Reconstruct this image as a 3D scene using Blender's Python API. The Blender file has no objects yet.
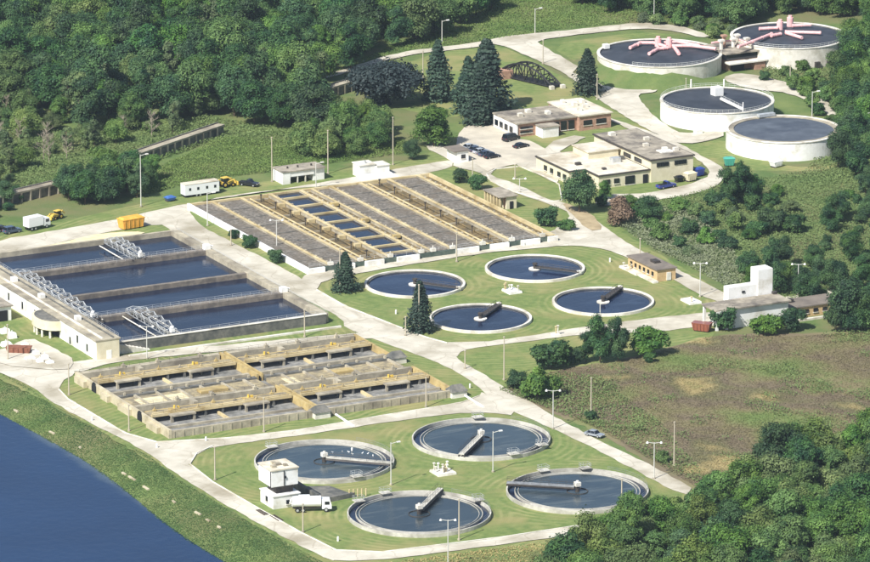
import bpy, math, random
import numpy as np
from math import sin, cos, pi, radians, atan2, hypot
from mathutils import Vector, Matrix

# ------------------------------------------------------------------ camera, sky, sun, exposure
SC = bpy.context.scene
COL = SC.collection
random.seed(7)
PITCH, AZ, DIST, FPX = radians(15.5), radians(27), 1500.0, 6000.0     # plant axes: +x along the tank rows, +y away
FW = Vector((sin(AZ)*cos(PITCH), cos(AZ)*cos(PITCH), -sin(PITCH)))
RT = Vector((cos(AZ), -sin(AZ), 0.0))
UP = RT.cross(FW)
CAM = -FW*DIST
cd = bpy.data.cameras.new('camera'); co = bpy.data.objects.new('camera', cd); COL.objects.link(co)
cd.sensor_width = 36.0; cd.lens = 36.0*FPX/870.0; cd.clip_start = 5.0; cd.clip_end = 9000.0
co.matrix_world = Matrix(((RT.x, UP.x, -FW.x, CAM.x), (RT.y, UP.y, -FW.y, CAM.y), (RT.z, UP.z, -FW.z, CAM.z), (0, 0, 0, 1)))
SC.camera = co

SUN_EL = radians(46)
LT = Vector((0.89, 0.45)).normalized()                     # horizontal travel direction of the sunlight
world = bpy.data.worlds.new('World'); SC.world = world; world.use_nodes = True
wn = world.node_tree
sky = wn.nodes.new('ShaderNodeTexSky'); sky.sky_type = 'NISHITA'; sky.sun_disc = False
sky.sun_elevation = SUN_EL; sky.sun_rotation = atan2(-LT.x, -LT.y)
sky.air_density = 1.0; sky.dust_density = 1.2; sky.ozone_density = 1.0
bg = wn.nodes['Background']; bg.inputs['Strength'].default_value = 0.095
wn.links.new(sky.outputs[0], bg.inputs['Color'])
sl = bpy.data.lights.new('sun', 'SUN'); sl.energy = 5.0; sl.angle = radians(0.5); sl.color = (1.0, 0.98, 0.94)
so = bpy.data.objects.new('sun', sl); COL.objects.link(so)
sd = Vector((LT.x*cos(SUN_EL), LT.y*cos(SUN_EL), -sin(SUN_EL)))
so.rotation_euler = sd.to_track_quat('-Z', 'Y').to_euler(); so.location = (-300, -150, 400)
vs = SC.view_settings
vs.view_transform = 'Standard'; vs.look = 'None'; vs.gamma = 1.0; vs.use_curve_mapping = False; vs.exposure = 0.44

# ------------------------------------------------------------------ helpers
def G(u, v, z=0.0):
    """survey: where the ray through a point of the photograph meets the level z"""
    d = FW*FPX + RT*(u-435.0) - UP*(v-281.0)
    t = (z-CAM.z)/d.z
    p = CAM + d*t
    return Vector((p.x, p.y, z))

def lin(r, g, b):
    f = lambda c: (c/255/12.92) if c/255 <= 0.04045 else ((c/255+0.055)/1.055)**2.4
    return (f(r), f(g), f(b), 1.0)

EPS = [0]
class MB:
    def __init__(s): s.v = []; s.f = []
    def add(s, vs_, fs_):
        n = len(s.v); s.v += [tuple(p) for p in vs_]; s.f += [tuple(i+n for i in q) for q in fs_]; return s
    def box(s, x0, y0, z0, x1, y1, z1):
        EPS[0] = (EPS[0]+1) % 11; e = EPS[0]*0.0022
        x0, x1 = min(x0, x1)-e, max(x0, x1)+e; y0, y1 = min(y0, y1)-e, max(y0, y1)+e; z1 += e
        return s.add([(x0,y0,z0),(x1,y0,z0),(x1,y1,z0),(x0,y1,z0),(x0,y0,z1),(x1,y0,z1),(x1,y1,z1),(x0,y1,z1)],
                     [(3,2,1,0),(4,5,6,7),(0,1,5,4),(1,2,6,5),(2,3,7,6),(3,0,4,7)])
    def cbox(s, cx, cy, cz, lx, ly, lz): return s.box(cx-lx/2, cy-ly/2, cz-lz/2, cx+lx/2, cy+ly/2, cz+lz/2)
    def prism(s, poly, z0, z1):
        n = len(poly)
        a = sum(poly[i][0]*poly[(i+1)%n][1]-poly[(i+1)%n][0]*poly[i][1] for i in range(n))
        if a < 0: poly = list(poly)[::-1]
        v = [(p[0],p[1],z0) for p in poly]+[(p[0],p[1],z1) for p in poly]
        f = [tuple(range(n-1,-1,-1)), tuple(range(n,2*n))]+[(i,(i+1)%n,n+(i+1)%n,n+i) for i in range(n)]
        return s.add(v, f)
    def xprism(s, prof, y0, y1):
        """a profile in x,z swept along y"""
        n = len(prof)
        v = [(p[0],y0,p[1]) for p in prof]+[(p[0],y1,p[1]) for p in prof]
        f = [tuple(range(n)), tuple(range(2*n-1,n-1,-1))]+[(i,n+i,n+(i+1)%n,(i+1)%n) for i in range(n)]
        return s.add(v, f)
    def frustum(s, x0,y0,x1,y1,z0, a0,b0,a1,b1,z1):
        return s.add([(x0,y0,z0),(x1,y0,z0),(x1,y1,z0),(x0,y1,z0),(a0,b0,z1),(a1,b0,z1),(a1,b1,z1),(a0,b1,z1)],
                     [(3,2,1,0),(4,5,6,7),(0,1,5,4),(1,2,6,5),(2,3,7,6),(3,0,4,7)])
    def tube(s, p0, p1, r, n=8, r1=None, caps=True):
        p0, p1 = Vector(p0), Vector(p1); r1 = r if r1 is None else r1
        d = (p1-p0); 
        if d.length < 1e-6: return s
        d.normalize(); a = Vector((0,0,1)) if abs(d.z) < 0.9 else Vector((1,0,0))
        u = d.cross(a).normalized(); w = d.cross(u)
        v = []
        for p, rr in ((p0, r), (p1, r1)):
            for i in range(n):
                t = 2*pi*i/n+0.3; v.append(p+u*(rr*cos(t))+w*(rr*sin(t)))
        f = [(i,n+i,n+(i+1)%n,(i+1)%n)[::-1] for i in range(n)]
        if caps: f += [tuple(range(n)), tuple(range(2*n-1,n-1,-1))]
        return s.add(v, f)
    def beam(s, p0, p1, w): return s.tube(p0, p1, w*0.7, 4)
    def path(s, pts, r, n=8):
        for a, b in zip(pts, pts[1:]): s.tube(a, b, r, n)
        return s
    def ring(s, cx, cy, r0, r1, z0, z1, n=96):
        v = []; f = []
        for i in range(n):
            t = 2*pi*i/n; c, q = cos(t), sin(t)
            v += [(cx+r1*c,cy+r1*q,z0),(cx+r1*c,cy+r1*q,z1),(cx+r0*c,cy+r0*q,z1),(cx+r0*c,cy+r0*q,z0)]
        for i in range(n):
            a, b = 4*i, 4*((i+1)%n)
            f += [(a,b,b+1,a+1),(a+1,b+1,b+2,a+2),(a+2,b+2,b+3,a+3)]
        return s.add(v, f)
    def disc(s, cx, cy, r, z, n=96, zc=None, rings=1):
        if zc is None:
            return s.add([(cx+r*cos(2*pi*i/n), cy+r*sin(2*pi*i/n), z) for i in range(n)], [tuple(range(n))])
        v = []; f = []
        for k in range(rings):
            q = 1-k/rings; zz = z+(zc-z)*(1-q*q)
            v += [(cx+r*q*cos(2*pi*i/n), cy+r*q*sin(2*pi*i/n), zz) for i in range(n)]
        v.append((cx,cy,zc))
        for k in range(rings-1):
            f += [(k*n+i, k*n+(i+1)%n, (k+1)*n+(i+1)%n, (k+1)*n+i) for i in range(n)]
        f += [((rings-1)*n+i, (rings-1)*n+(i+1)%n, rings*n) for i in range(n)]
        return s.add(v, f)
    def rail(s, pts, h=1.1, step=2.0, w=0.06, closed=False):
        P = [Vector(p) for p in pts]
        if closed: P.append(P[0])
        for a, b in zip(P, P[1:]):
            L = (b-a).length; n = max(1, round(L/step))
            for i in range(n+1):
                q = a.lerp(b, i/n); s.beam(q, q+Vector((0,0,h)), w)
            for k in (0.55, 1.0): s.beam(a+Vector((0,0,h*k)), b+Vector((0,0,h*k)), w)
        return s
    def mesh(s, name, mat, smooth=False):
        m = bpy.data.meshes.new(name); m.from_pydata(s.v, [], s.f); m.materials.append(mat)
        if smooth: m.polygons.foreach_set('use_smooth', [True]*len(m.polygons))
        m.update(); return m
    def build(s, name, mat, parent=None, smooth=False, world=True, label=None):
        if parent is not None and world:
            o_ = parent['_o']; s.v = [(a-o_[0], b-o_[1], c-o_[2]) for a, b, c in s.v]
        o = bpy.data.objects.new(name, s.mesh(name, mat, smooth)); COL.objects.link(o)
        if parent is not None: o.parent = parent; o['_o'] = parent['_o']
        if label: o['label'] = label
        return o

def setp(o, label=None, cat=None, group=None, kind=None):
    if label: o['label'] = label
    if cat: o['category'] = cat
    if group: o['group'] = group
    if kind: o['kind'] = kind
    return o
def thing(name, label, cat, loc=(0,0,0), rz=0.0, group=None):
    o = bpy.data.objects.new(name, None); COL.objects.link(o); o.empty_display_size = 0.5
    o.location = loc; o.rotation_euler = (0,0,rz); o['_o'] = tuple(loc)
    return setp(o, label, cat, group)
def inst(mesh, name, parent=None, loc=(0,0,0), rz=0.0, sc=(1,1,1)):
    o = bpy.data.objects.new(name, mesh); COL.objects.link(o); o.location = loc; o.rotation_euler = (0,0,rz); o.scale = sc
    if parent is not None: o.parent = parent
    return o

# ------------------------------------------------------------------ materials
MATS = {}
def mat(name, c1, c2=None, scale=0.4, rough=0.85, bump=0.0, bscale=3.0, c3=None, s3=0.05, metal=0.0, spec=0.3, detail=5, lo=0.35, hi=0.68):
    if name in MATS: return MATS[name]
    m = bpy.data.materials.new(name); m.use_nodes = True; MATS[name] = m
    nt = m.node_tree; N = nt.nodes; L = nt.links; b = N['Principled BSDF']
    b.inputs['Roughness'].default_value = rough; b.inputs['Metallic'].default_value = metal
    b.inputs['Specular IOR Level'].default_value = spec
    geo = N.new('ShaderNodeNewGeometry'); pos = geo.outputs['Position']
    def noise(sc, det=detail):
        n = N.new('ShaderNodeTexNoise'); n.inputs['Scale'].default_value = sc; n.inputs['Detail'].default_value = det
        n.inputs['Roughness'].default_value = 0.62; L.new(pos, n.inputs['Vector']); return n
    if c2 is None: b.inputs['Base Color'].default_value = lin(*c1); out = None
    else:
        n = noise(scale); r = N.new('ShaderNodeValToRGB'); L.new(n.outputs['Fac'], r.inputs['Fac'])
        r.color_ramp.elements[0].position = lo; r.color_ramp.elements[1].position = hi
        r.color_ramp.elements[0].color = lin(*c1); r.color_ramp.elements[1].color = lin(*c2); out = r.outputs['Color']
        if c3 is not None:
            n3 = noise(s3, 4); r3 = N.new('ShaderNodeValToRGB'); r3.color_ramp.elements[0].position = 0.47; r3.color_ramp.elements[1].position = 0.66
            L.new(n3.outputs['Fac'], r3.inputs['Fac'])
            mx = N.new('ShaderNodeMix'); mx.data_type = 'RGBA'; L.new(r3.outputs['Color'], mx.inputs['Factor'])
            L.new(out, mx.inputs['A']); mx.inputs['B'].default_value = lin(*c3); out = mx.outputs['Result']
        L.new(out, b.inputs['Base Color'])
    if bump:
        n2 = noise(bscale, 4); bp = N.new('ShaderNodeBump'); bp.inputs['Strength'].default_value = bump; bp.inputs['Distance'].default_value = 0.25
        L.new(n2.outputs['Fac'], bp.inputs['Height']); L.new(bp.outputs['Normal'], b.inputs['Normal'])
    m['_out'] = 1
    return m

def leafmat(name, c1, c2, var=0.25, scale=0.35, trans=0.25):
    m = bpy.data.materials.new(name); m.use_nodes = True; MATS[name] = m
    nt = m.node_tree; N = nt.nodes; L = nt.links; b = N['Principled BSDF']; out = N['Material Output']
    b.inputs['Roughness'].default_value = 0.6; b.inputs['Specular IOR Level'].default_value = 0.25
    geo = N.new('ShaderNodeNewGeometry'); oi = N.new('ShaderNodeObjectInfo')
    n = N.new('ShaderNodeTexNoise'); n.inputs['Scale'].default_value = scale; n.inputs['Detail'].default_value = 3; L.new(geo.outputs['Position'], n.inputs['Vector'])
    r = N.new('ShaderNodeValToRGB'); r.color_ramp.elements[0].position = 0.35; r.color_ramp.elements[1].position = 0.68
    r.color_ramp.elements[0].color = lin(*c1); r.color_ramp.elements[1].color = lin(*c2); L.new(n.outputs['Fac'], r.inputs['Fac'])
    hsv = N.new('ShaderNodeHueSaturation')
    for inp, lo, hi in (('Hue', 0.5-0.018*var/0.25, 0.5+0.012*var/0.25), ('Saturation', 1-var*0.8, 1+var*0.2), ('Value', 1-var, 1+var*1.3)):
        mr = N.new('ShaderNodeMapRange'); mr.inputs['To Min'].default_value = lo; mr.inputs['To Max'].default_value = hi
        if inp == 'Value': L.new(oi.outputs['Random'], mr.inputs['Value'])
        else:
            mm = N.new('ShaderNodeMath'); mm.operation = 'MULTIPLY'; mm.inputs[1].default_value = 7.31 if inp == 'Hue' else 13.7
            fr = N.new('ShaderNodeMath'); fr.operation = 'FRACT'; L.new(oi.outputs['Random'], mm.inputs[0]); L.new(mm.outputs[0], fr.inputs[0]); L.new(fr.outputs[0], mr.inputs['Value'])
        L.new(mr.outputs['Result'], hsv.inputs[inp])
    L.new(r.outputs['Color'], hsv.inputs['Color']); L.new(hsv.outputs['Color'], b.inputs['Base Color'])
    tr = N.new('ShaderNodeBsdfTranslucent'); L.new(hsv.outputs['Color'], tr.inputs['Color'])
    mx = N.new('ShaderNodeMixShader'); mx.inputs[0].default_value = trans
    L.new(b.outputs[0], mx.inputs[1]); L.new(tr.outputs[0], mx.inputs[2]); L.new(mx.outputs[0], out.inputs['Surface'])
    return m

def watermat(name, c1, c2, bump=0.15, bscale=1.2, rough=0.07, scale=0.05, scum=None):
    m = mat(name, c1, c2, scale=scale, rough=rough, bump=bump, bscale=bscale, spec=0.5)
    nt = m.node_tree; N = nt.nodes; L = nt.links; b = N['Principled BSDF']; b.inputs['IOR'].default_value = 1.33
    if scum:
        src = b.inputs['Base Color'].links[0].from_socket; geo = N.new('ShaderNodeNewGeometry'); mp = N.new('ShaderNodeMapping'); mp.inputs['Scale'].default_value = (.10,.34,1); mp.inputs['Rotation'].default_value = (0,0,.5)
        L.new(geo.outputs['Position'], mp.inputs['Vector']); nz = N.new('ShaderNodeTexNoise'); nz.inputs['Scale'].default_value = 1.0; nz.inputs['Detail'].default_value = 7; nz.inputs['Distortion'].default_value = .8; L.new(mp.outputs[0], nz.inputs['Vector'])
        r = N.new('ShaderNodeMapRange'); r.inputs['From Min'].default_value = .52; r.inputs['From Max'].default_value = .78; r.inputs['To Max'].default_value = .8; L.new(nz.outputs['Fac'], r.inputs['Value'])
        mx = N.new('ShaderNodeMix'); mx.data_type = 'RGBA'; L.new(r.outputs['Result'], mx.inputs['Factor']); L.new(src, mx.inputs['A']); mx.inputs['B'].default_value = lin(*scum); L.new(mx.outputs['Result'], b.inputs['Base Color'])
        oi = N.new('ShaderNodeObjectInfo'); hs = N.new('ShaderNodeHueSaturation'); mv = N.new('ShaderNodeMapRange'); mv.inputs['To Min'].default_value = .85; mv.inputs['To Max'].default_value = 1.3
        L.new(oi.outputs['Random'], mv.inputs['Value']); L.new(mv.outputs['Result'], hs.inputs['Value']); L.new(mx.outputs['Result'], hs.inputs['Color']); L.new(hs.outputs['Color'], b.inputs['Base Color'])
    return m

M_ground = mat('rough_grass', (84,106,56), (114,126,72), 0.12, 0.95, 0.6, 1.5, c3=(112,108,74), s3=0.03)
M_road = mat('pale_concrete_road', (186,179,162), (210,203,186), 0.16, 0.9, 0.15, 4, c3=(156,147,126), s3=0.05)
def cracks(m):
    nt = m.node_tree; N = nt.nodes; L = nt.links; b = N['Principled BSDF']; src = b.inputs['Base Color'].links[0].from_socket
    geo = N.new('ShaderNodeNewGeometry'); nz = N.new('ShaderNodeTexNoise'); nz.inputs['Scale'].default_value = .25; nz.inputs['Detail'].default_value = 4; L.new(geo.outputs['Position'], nz.inputs['Vector'])
    ad = N.new('ShaderNodeVectorMath'); ad.operation = 'MULTIPLY_ADD'; L.new(nz.outputs['Color'], ad.inputs[0]); ad.inputs[1].default_value = (3,3,0); L.new(geo.outputs['Position'], ad.inputs[2])
    vo = N.new('ShaderNodeTexVoronoi'); vo.feature = 'DISTANCE_TO_EDGE'; vo.inputs['Scale'].default_value = .12; L.new(ad.outputs[0], vo.inputs['Vector'])
    mr = N.new('ShaderNodeMapRange'); mr.inputs['From Max'].default_value = .022; mr.inputs['To Min'].default_value = .4; mr.inputs['To Max'].default_value = 0; L.new(vo.outputs['Distance'], mr.inputs['Value'])
    mx = N.new('ShaderNodeMix'); mx.data_type = 'RGBA'; L.new(mr.outputs['Result'], mx.inputs['Factor']); L.new(src, mx.inputs['A']); mx.inputs['B'].default_value = lin(140,128,104); L.new(mx.outputs['Result'], b.inputs['Base Color'])
cracks(M_road)
M_asph = mat('parking_concrete', (186,177,158), (206,196,176), 0.2, 0.9, 0.1, 4, c3=(172,164,148), s3=0.07)
M_conc = mat('weathered_concrete', (150,142,124), (188,178,154), 0.5, 0.9, 0.2, 3, c3=(126,118,104), s3=0.12)
M_div = mat('brown_grey_concrete', (112,104,94), (146,136,122), 0.9, 0.9, 0.3, 3, c3=(98,92,86), s3=0.3)
M_concd = mat('blotchy_dark_concrete', (92,92,88), (132,128,118), 0.7, 0.9, 0.2, 3, c3=(78,80,78), s3=0.2)
M_tan = mat('tan_concrete_coping', (186,168,124), (216,200,160), 0.5, 0.85, 0.15, 3, c3=(162,142,98), s3=0.25)
M_yel = mat('ochre_painted_steel', (172,150,98), (200,180,128), 0.8, 0.75, c3=(150,132,92), s3=.4)
M_yelb = mat('yellow_machine_paint', (206,172,70), (224,194,98), 1.0, 0.6)
M_white = mat('white_paint', (230,228,222), (244,243,240), 0.6, 0.7, c3=(204,199,186), s3=0.3)
M_whitec = mat('white_concrete_rim', (206,200,186), (232,228,218), 0.5, 0.8, 0.1, 3, c3=(184,176,158), s3=0.2)
M_cream = mat('cream_render', (206,196,166), (222,213,186), 0.5, 0.85)
M_brick = mat('red_brown_brick', (158,122,102), (186,150,128), 1.5, 0.9)
M_tanbrick = mat('tan_brick', (190,160,116), (210,182,138), 1.5, 0.9)
M_glass = mat('dark_window_glass', (26,30,36), None, rough=0.1, spec=0.6)
M_dark = mat('dark_opening', (34,36,38), None, rough=0.9)
M_roofg = mat('grey_gravel_roof', (134,126,112), (176,166,148), 0.45, 0.95, 0.1, 5, c3=(96,90,84), s3=0.16)
M_roofw = mat('pale_roof_membrane', (204,195,174), (224,216,198), 0.35, 0.85, c3=(172,160,138), s3=0.13)
M_roofd = mat('brown_roof', (108,100,92), (134,124,112), 0.3, 0.95)
M_steel = mat('galvanised_steel', (176,178,178), (204,206,204), 1.0, 0.45, metal=0.35)
M_gsteel = mat('weathered_grey_steel', (124,126,128), (156,158,158), 1.0, 0.6)
M_wrail = mat('white_railing_paint', (222,222,216), None, rough=0.6)
M_dsteel = mat('dark_steel', (58,54,52), (80,74,68), 1.0, 0.6)
M_black = mat('black_steel', (26,26,27), (40,40,40), 1.0, 0.6)
M_pole = mat('pale_galvanised_pole', (198,196,188), None, rough=0.5)
M_wood = mat('grey_timber_pole', (180,170,150), None, rough=0.9)
M_pink = mat('pink_insulated_pipe', (228,172,170), (240,194,190), 0.8, 0.7)
M_rubber = mat('tyre_rubber', (24,24,25), None, rough=0.8)
M_memb = mat('dark_roof_membrane', (52,56,62), (66,70,78), 0.3, 0.6, c3=(46,50,58), s3=0.12)
M_memb2 = mat('grey_roof_membrane', (76,82,90), (94,100,108), 0.3, 0.55, c3=(66,72,82), s3=0.1)
M_sludge = mat('grey_aerated_sludge', (90,84,74), (150,142,130), 1.3, 0.6, 0.9, 2.5, detail=8, c3=(110,100,86), s3=0.35, lo=0.38, hi=0.66)
M_scum = mat('brown_drained_channel', (92,80,56), (140,120,82), 0.9, 0.9, 0.4, 2, c3=(88,82,66), s3=0.3)
M_silt = mat('grey_settled_water', (98,98,98), (148,146,140), 0.9, 0.35, 0.5, 2, c3=(116,112,106), s3=0.25)
M_sand = mat('pale_sand', (206,192,152), (222,210,176), 0.6, 0.95, 0.3, 3)
W_navy = watermat('navy_tank_water', (16,26,48), (24,36,60), 0.16, 1.0, scum=(52,64,84))
W_clar = watermat('slate_tank_water', (44,56,64), (58,70,76), 0.16, 1.5, scum=(92,98,96))
W_river = watermat('river_water', (18,42,74), (24,50,84), 0.3, 0.5, 0.12, 0.03)
M_bark = mat('bark', (84,72,58), (112,98,80), 2.0, 0.95)
M_barkg = mat('pale_dead_bark', (138,126,110), (160,150,134), 2.0, 0.95)

# lawn: mown grass, bands that follow the round tanks the mower drives round
TANKS = [(-6.3,-1.3),(27.2,-2.0),(27.8,-36.8),(-6.2,-36.6),(-52.6,-126.4),(-51.7,-171.0),(-90.4,-169.8),(-92.0,-125.6)]
M_lawn = mat('mown_lawn', (94,114,60), (122,134,76), 0.5, 0.95, 0.35, 2.5, c3=(138,134,86), s3=0.06)
def mow():
    nt = M_lawn.node_tree; N = nt.nodes; L = nt.links; b = N['Principled BSDF']
    src = b.inputs['Base Color'].links[0].from_socket
    geo = N.new('ShaderNodeNewGeometry'); last = None
    for cx, cy in TANKS:
        d = N.new('ShaderNodeVectorMath'); d.operation = 'DISTANCE'; L.new(geo.outputs['Position'], d.inputs[0]); d.inputs[1].default_value = (cx, cy, 0)
        if last is None: last = d.outputs['Value']
        else:
            m = N.new('ShaderNodeMath'); m.operation = 'SMOOTH_MIN'; m.inputs[2].default_value = 4.0; L.new(last, m.inputs[0]); L.new(d.outputs['Value'], m.inputs[1]); last = m.outputs[0]
    n = N.new('ShaderNodeTexNoise'); n.inputs['Scale'].default_value = 0.09; n.inputs['Detail'].default_value = 3; L.new(geo.outputs['Position'], n.inputs['Vector'])
    a = N.new('ShaderNodeMath'); a.operation = 'MULTIPLY_ADD'; L.new(n.outputs['Fac'], a.inputs[0]); a.inputs[1].default_value = 1.6; L.new(last, a.inputs[2])
    w = N.new('ShaderNodeMath'); w.operation = 'MULTIPLY'; L.new(a.outputs[0], w.inputs[0]); w.inputs[1].default_value = 3.4
    s = N.new('ShaderNodeMath'); s.operation = 'SINE'; L.new(w.outputs[0], s.inputs[0])
    mr = N.new('ShaderNodeMapRange'); mr.inputs['From Min'].default_value = -0.4; mr.inputs['From Max'].default_value = 1.0; mr.inputs['To Max'].default_value = 0.4; L.new(s.outputs[0], mr.inputs['Value'])
    n2 = N.new('ShaderNodeTexNoise'); n2.inputs['Scale'].default_value = 0.07; n2.inputs['Detail'].default_value = 6; L.new(geo.outputs['Position'], n2.inputs['Vector'])
    pr = N.new('ShaderNodeMapRange'); pr.inputs['From Min'].default_value = .42; pr.inputs['From Max'].default_value = .64; L.new(n2.outputs['Fac'], pr.inputs['Value'])
    f = N.new('ShaderNodeMath'); f.operation = 'MULTIPLY'; L.new(mr.outputs['Result'], f.inputs[0]); L.new(pr.outputs['Result'], f.inputs[1])
    mx = N.new('ShaderNodeMix'); mx.data_type = 'RGBA'; L.new(f.outputs[0], mx.inputs['Factor']); L.new(src, mx.inputs['A']); mx.inputs['B'].default_value = lin(170,162,112)
    L.new(mx.outputs['Result'], b.inputs['Base Color'])
mow()

# ------------------------------------------------------------------ ground, river, lawns, roads
D1C, D2C, D3C, D4C = (160.4,173.2), (201.5,170.2), (146.2,114.9), (146.1,78.1)
def sst(a, b, x):
    t = min(1, max(0, (x-a)/(b-a))); return t*t*(3-2*t)
def gz(x, y):
    xs = -125.8 + 1.6*sin(y*0.05)
    z = -4.2*sst(xs, xs-21.0, x) if x < xs else 0.0
    dx, dy = x-D1C[0], y-D1C[1]; r = hypot(dx, dy)
    if r < 34:
        w = sst(-0.35, 0.35, (-(dx*RT.x+dy*RT.y))/max(r, .1)*0.8 + (-(dx*sin(AZ)+dy*cos(AZ)))/max(r, .1)*0.45)
        z += 3.3*w*(1-sst(18.3, 24.5, r))
    return z
def grid_sheet():
    far = [-3500,-1800,-900,-500,-300,-220]
    xs = far + list(np.arange(-170,-145,5)) + list(np.arange(-145,-120,1.5)) + list(np.arange(-120,330,5)) + [360,420,520,800,1500,3500]
    ys = [-3500,-1800,-900,-500,-350] + list(np.arange(-280,400,5)) + [430,500,650,900,1500,3500]
    nx, ny = len(xs), len(ys)
    m = MB()
    m.v = [(x, y, gz(x, y)) for y in ys for x in xs]
    m.f = [(j*nx+i, j*nx+i+1, (j+1)*nx+i+1, (j+1)*nx+i) for j in range(ny-1) for i in range(nx-1)]
    setp(m.build('ground', M_ground, smooth=True), kind='structure')
grid_sheet()
def shallows(m):
    nt = m.node_tree; N = nt.nodes; L = nt.links; b = N['Principled BSDF']; src = b.inputs['Base Color'].links[0].from_socket
    geo = N.new('ShaderNodeNewGeometry'); sp = N.new('ShaderNodeSeparateXYZ'); L.new(geo.outputs['Position'], sp.inputs[0])
    nz = N.new('ShaderNodeTexNoise'); nz.inputs['Scale'].default_value = .12; nz.inputs['Detail'].default_value = 4; L.new(geo.outputs['Position'], nz.inputs['Vector'])
    ad = N.new('ShaderNodeMath'); ad.operation = 'MULTIPLY_ADD'; L.new(nz.outputs['Fac'], ad.inputs[0]); ad.inputs[1].default_value = 5.0; L.new(sp.outputs['X'], ad.inputs[2])
    mr = N.new('ShaderNodeMapRange'); mr.interpolation_type = 'SMOOTHSTEP'; mr.inputs['From Min'].default_value = -137.2; mr.inputs['From Max'].default_value = -132.5; mr.inputs['To Max'].default_value = .7; L.new(ad.outputs[0], mr.inputs['Value'])
    mx = N.new('ShaderNodeMix'); mx.data_type = 'RGBA'; L.new(mr.outputs['Result'], mx.inputs['Factor']); L.new(src, mx.inputs['A']); mx.inputs['B'].default_value = lin(92,104,108); L.new(mx.outputs['Result'], b.inputs['Base Color'])
shallows(W_river)          # silt stirred up over the shelving bank
m = MB(); m.add([(-3400,-3400,-2.5),(-132,-3400,-2.5),(-132,3400,-2.5),(-3400,3400,-2.5)], [(0,1,2,3)])
setp(m.build('river', W_river), kind='structure')

def rough(poly, step=3.0, amp=0.18, seed=1):
    r = random.Random(seed); out = []
    n = len(poly)
    for i in range(n):
        a, b = Vector(poly[i][:2]), Vector(poly[(i+1)%n][:2]); L = (b-a).length; k = max(1, int(L/step))
        for j in range(k):
            q = a.lerp(b, j/k); out.append((q.x+r.uniform(-amp, amp), q.y+r.uniform(-amp, amp)))
    return out
def smooth_poly(P, it=2):
    for _ in range(it):
        Q = []
        for i in range(len(P)):
            a, b = P[i], P[(i+1)%len(P)]
            Q += [(a[0]*.8+b[0]*.2, a[1]*.8+b[1]*.2), (a[0]*.2+b[0]*.8, a[1]*.2+b[1]*.8)]
        P = Q
    return P
SHEET = [0]
def sheet(name, px, material, z=None, smooth=1, amp=0.28, kind='structure'):
    SHEET[0] += 1
    P = [tuple(G(*p)[:2]) for p in px]
    P = rough(smooth_poly(P, smooth), 2.5, amp, SHEET[0])
    zz = z if z is not None else 0.05+0.012*SHEET[0]
    a = sum(P[i][0]*P[(i+1)%len(P)][1]-P[(i+1)%len(P)][0]*P[i][1] for i in range(len(P)))
    if a < 0: P = P[::-1]
    m = MB(); m.add([(x, y, zz) for x, y in P], [tuple(range(len(P)))])
    return setp(m.build(name, material), kind=kind)

sheet('lawn', [(-60,262),(0,236),(60,222),(140,204),(280,179),(420,158),(452,140),(498,118),(600,96),(700,150),(700,176),(622,232),(735,300),(728,322),(712,336),(640,358),(560,376),(505,392),(484,390),(600,440),(700,492),(640,520),(560,548),(330,572),(262,530),(180,478),(60,408),(-60,350)], M_lawn, z=0.03, smooth=0, amp=0.5)
sheet('lawn', [(398,66),(440,52),(500,45),(530,60),(592,92),(606,108),(560,108),(500,114),(440,118),(400,108),(360,106)], M_lawn, z=0.032, amp=0.5)
sheet('lawn', [(545,45),(640,32),(690,36),(640,36),(604,52),(590,70)], M_lawn, z=0.034, amp=0.3)
sheet('lawn', [(682,146),(726,139),(760,160),(800,168),(840,165),(820,172),(728,170)], M_lawn, z=0.036, amp=0.3)

# roads (each its own slightly higher sheet)
for px in (
    [(-60,262),(0,240),(60,230),(107,222),(150,212),(185,204),(300,187),(420,165),(455,160),(452,168),(415,176),(330,186),(265,191),(205,200),(190,212),(172,230),(160,224),(107,232),(60,243),(0,256),(-60,275)],
    [(165,226),(171,231),(281,287),(300,297),(345,320),(343,328),(386,344),(432,360),(464,376),(482,391),(500,405),(521,415),(550,428),(590,446),(684,497),(692,486),(570,426),(500,384),(455,358),(447,343),(425,337),(345,306),(317,290),(300,278),(249,251),(199,226),(188,208)],
    [(440,340),(447,343),(500,341),(590,326),(623,322),(702,313),(732,312),(722,326),(700,327),(660,332),(590,334),(482,347),(462,351),(455,358),(440,350)],
    [(157,442),(228,438),(300,430),(386,415),(461,403),(479,396),(484,392),(521,416),(471,412),(411,419),(290,437),(213,447),(197,454),(190,465),(170,470),(140,446)],
    [(-60,352),(27,383),(57,406),(149,453),(178,476),(249,519),(320,556),(336,562),(336,551),(300,533),(256,508),(213,483),(190,465),(157,442),(125,433),(68,399),(59,390),(62,382),(76,374),(66,366),(0,352),(-60,340)],
    [(60,364),(90,360),(175,350),(270,341),(385,331),(392,338),(345,340),(270,347),(175,356),(110,363),(76,374)],
    [(330,550),(336,551),(382,553),(503,538),(582,526),(640,515),(640,522),(590,533),(397,559),(336,562),(320,556)]):
    sheet('road', px, M_road)
sheet('road', [(298,280),(330,262),(420,252),(530,241),(560,228),(573,214),(545,203),(513,193),(490,182),(478,172),(455,168),(450,160),(424,148),(436,144),(459,152),(485,168),(494,171),(490,176),(520,186),(548,200),(566,204),(590,216),(630,246),(677,270),(732,297),(728,306),(700,296),(677,281),(627,258),(606,250),(575,246),(552,247),(480,254),(380,270),(322,281),(316,292)], M_road)
sheet('parking_lot', [(458,136),(466,126),(490,119),(500,127),(517,139),(533,142),(562,160),(545,168),(520,164),(496,169),(486,172),(470,160),(456,150)], M_asph)
sheet('path', [(545,150),(553,142),(575,136),(585,138),(560,152),(566,158),(552,164)], M_road, smooth=0)
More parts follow.
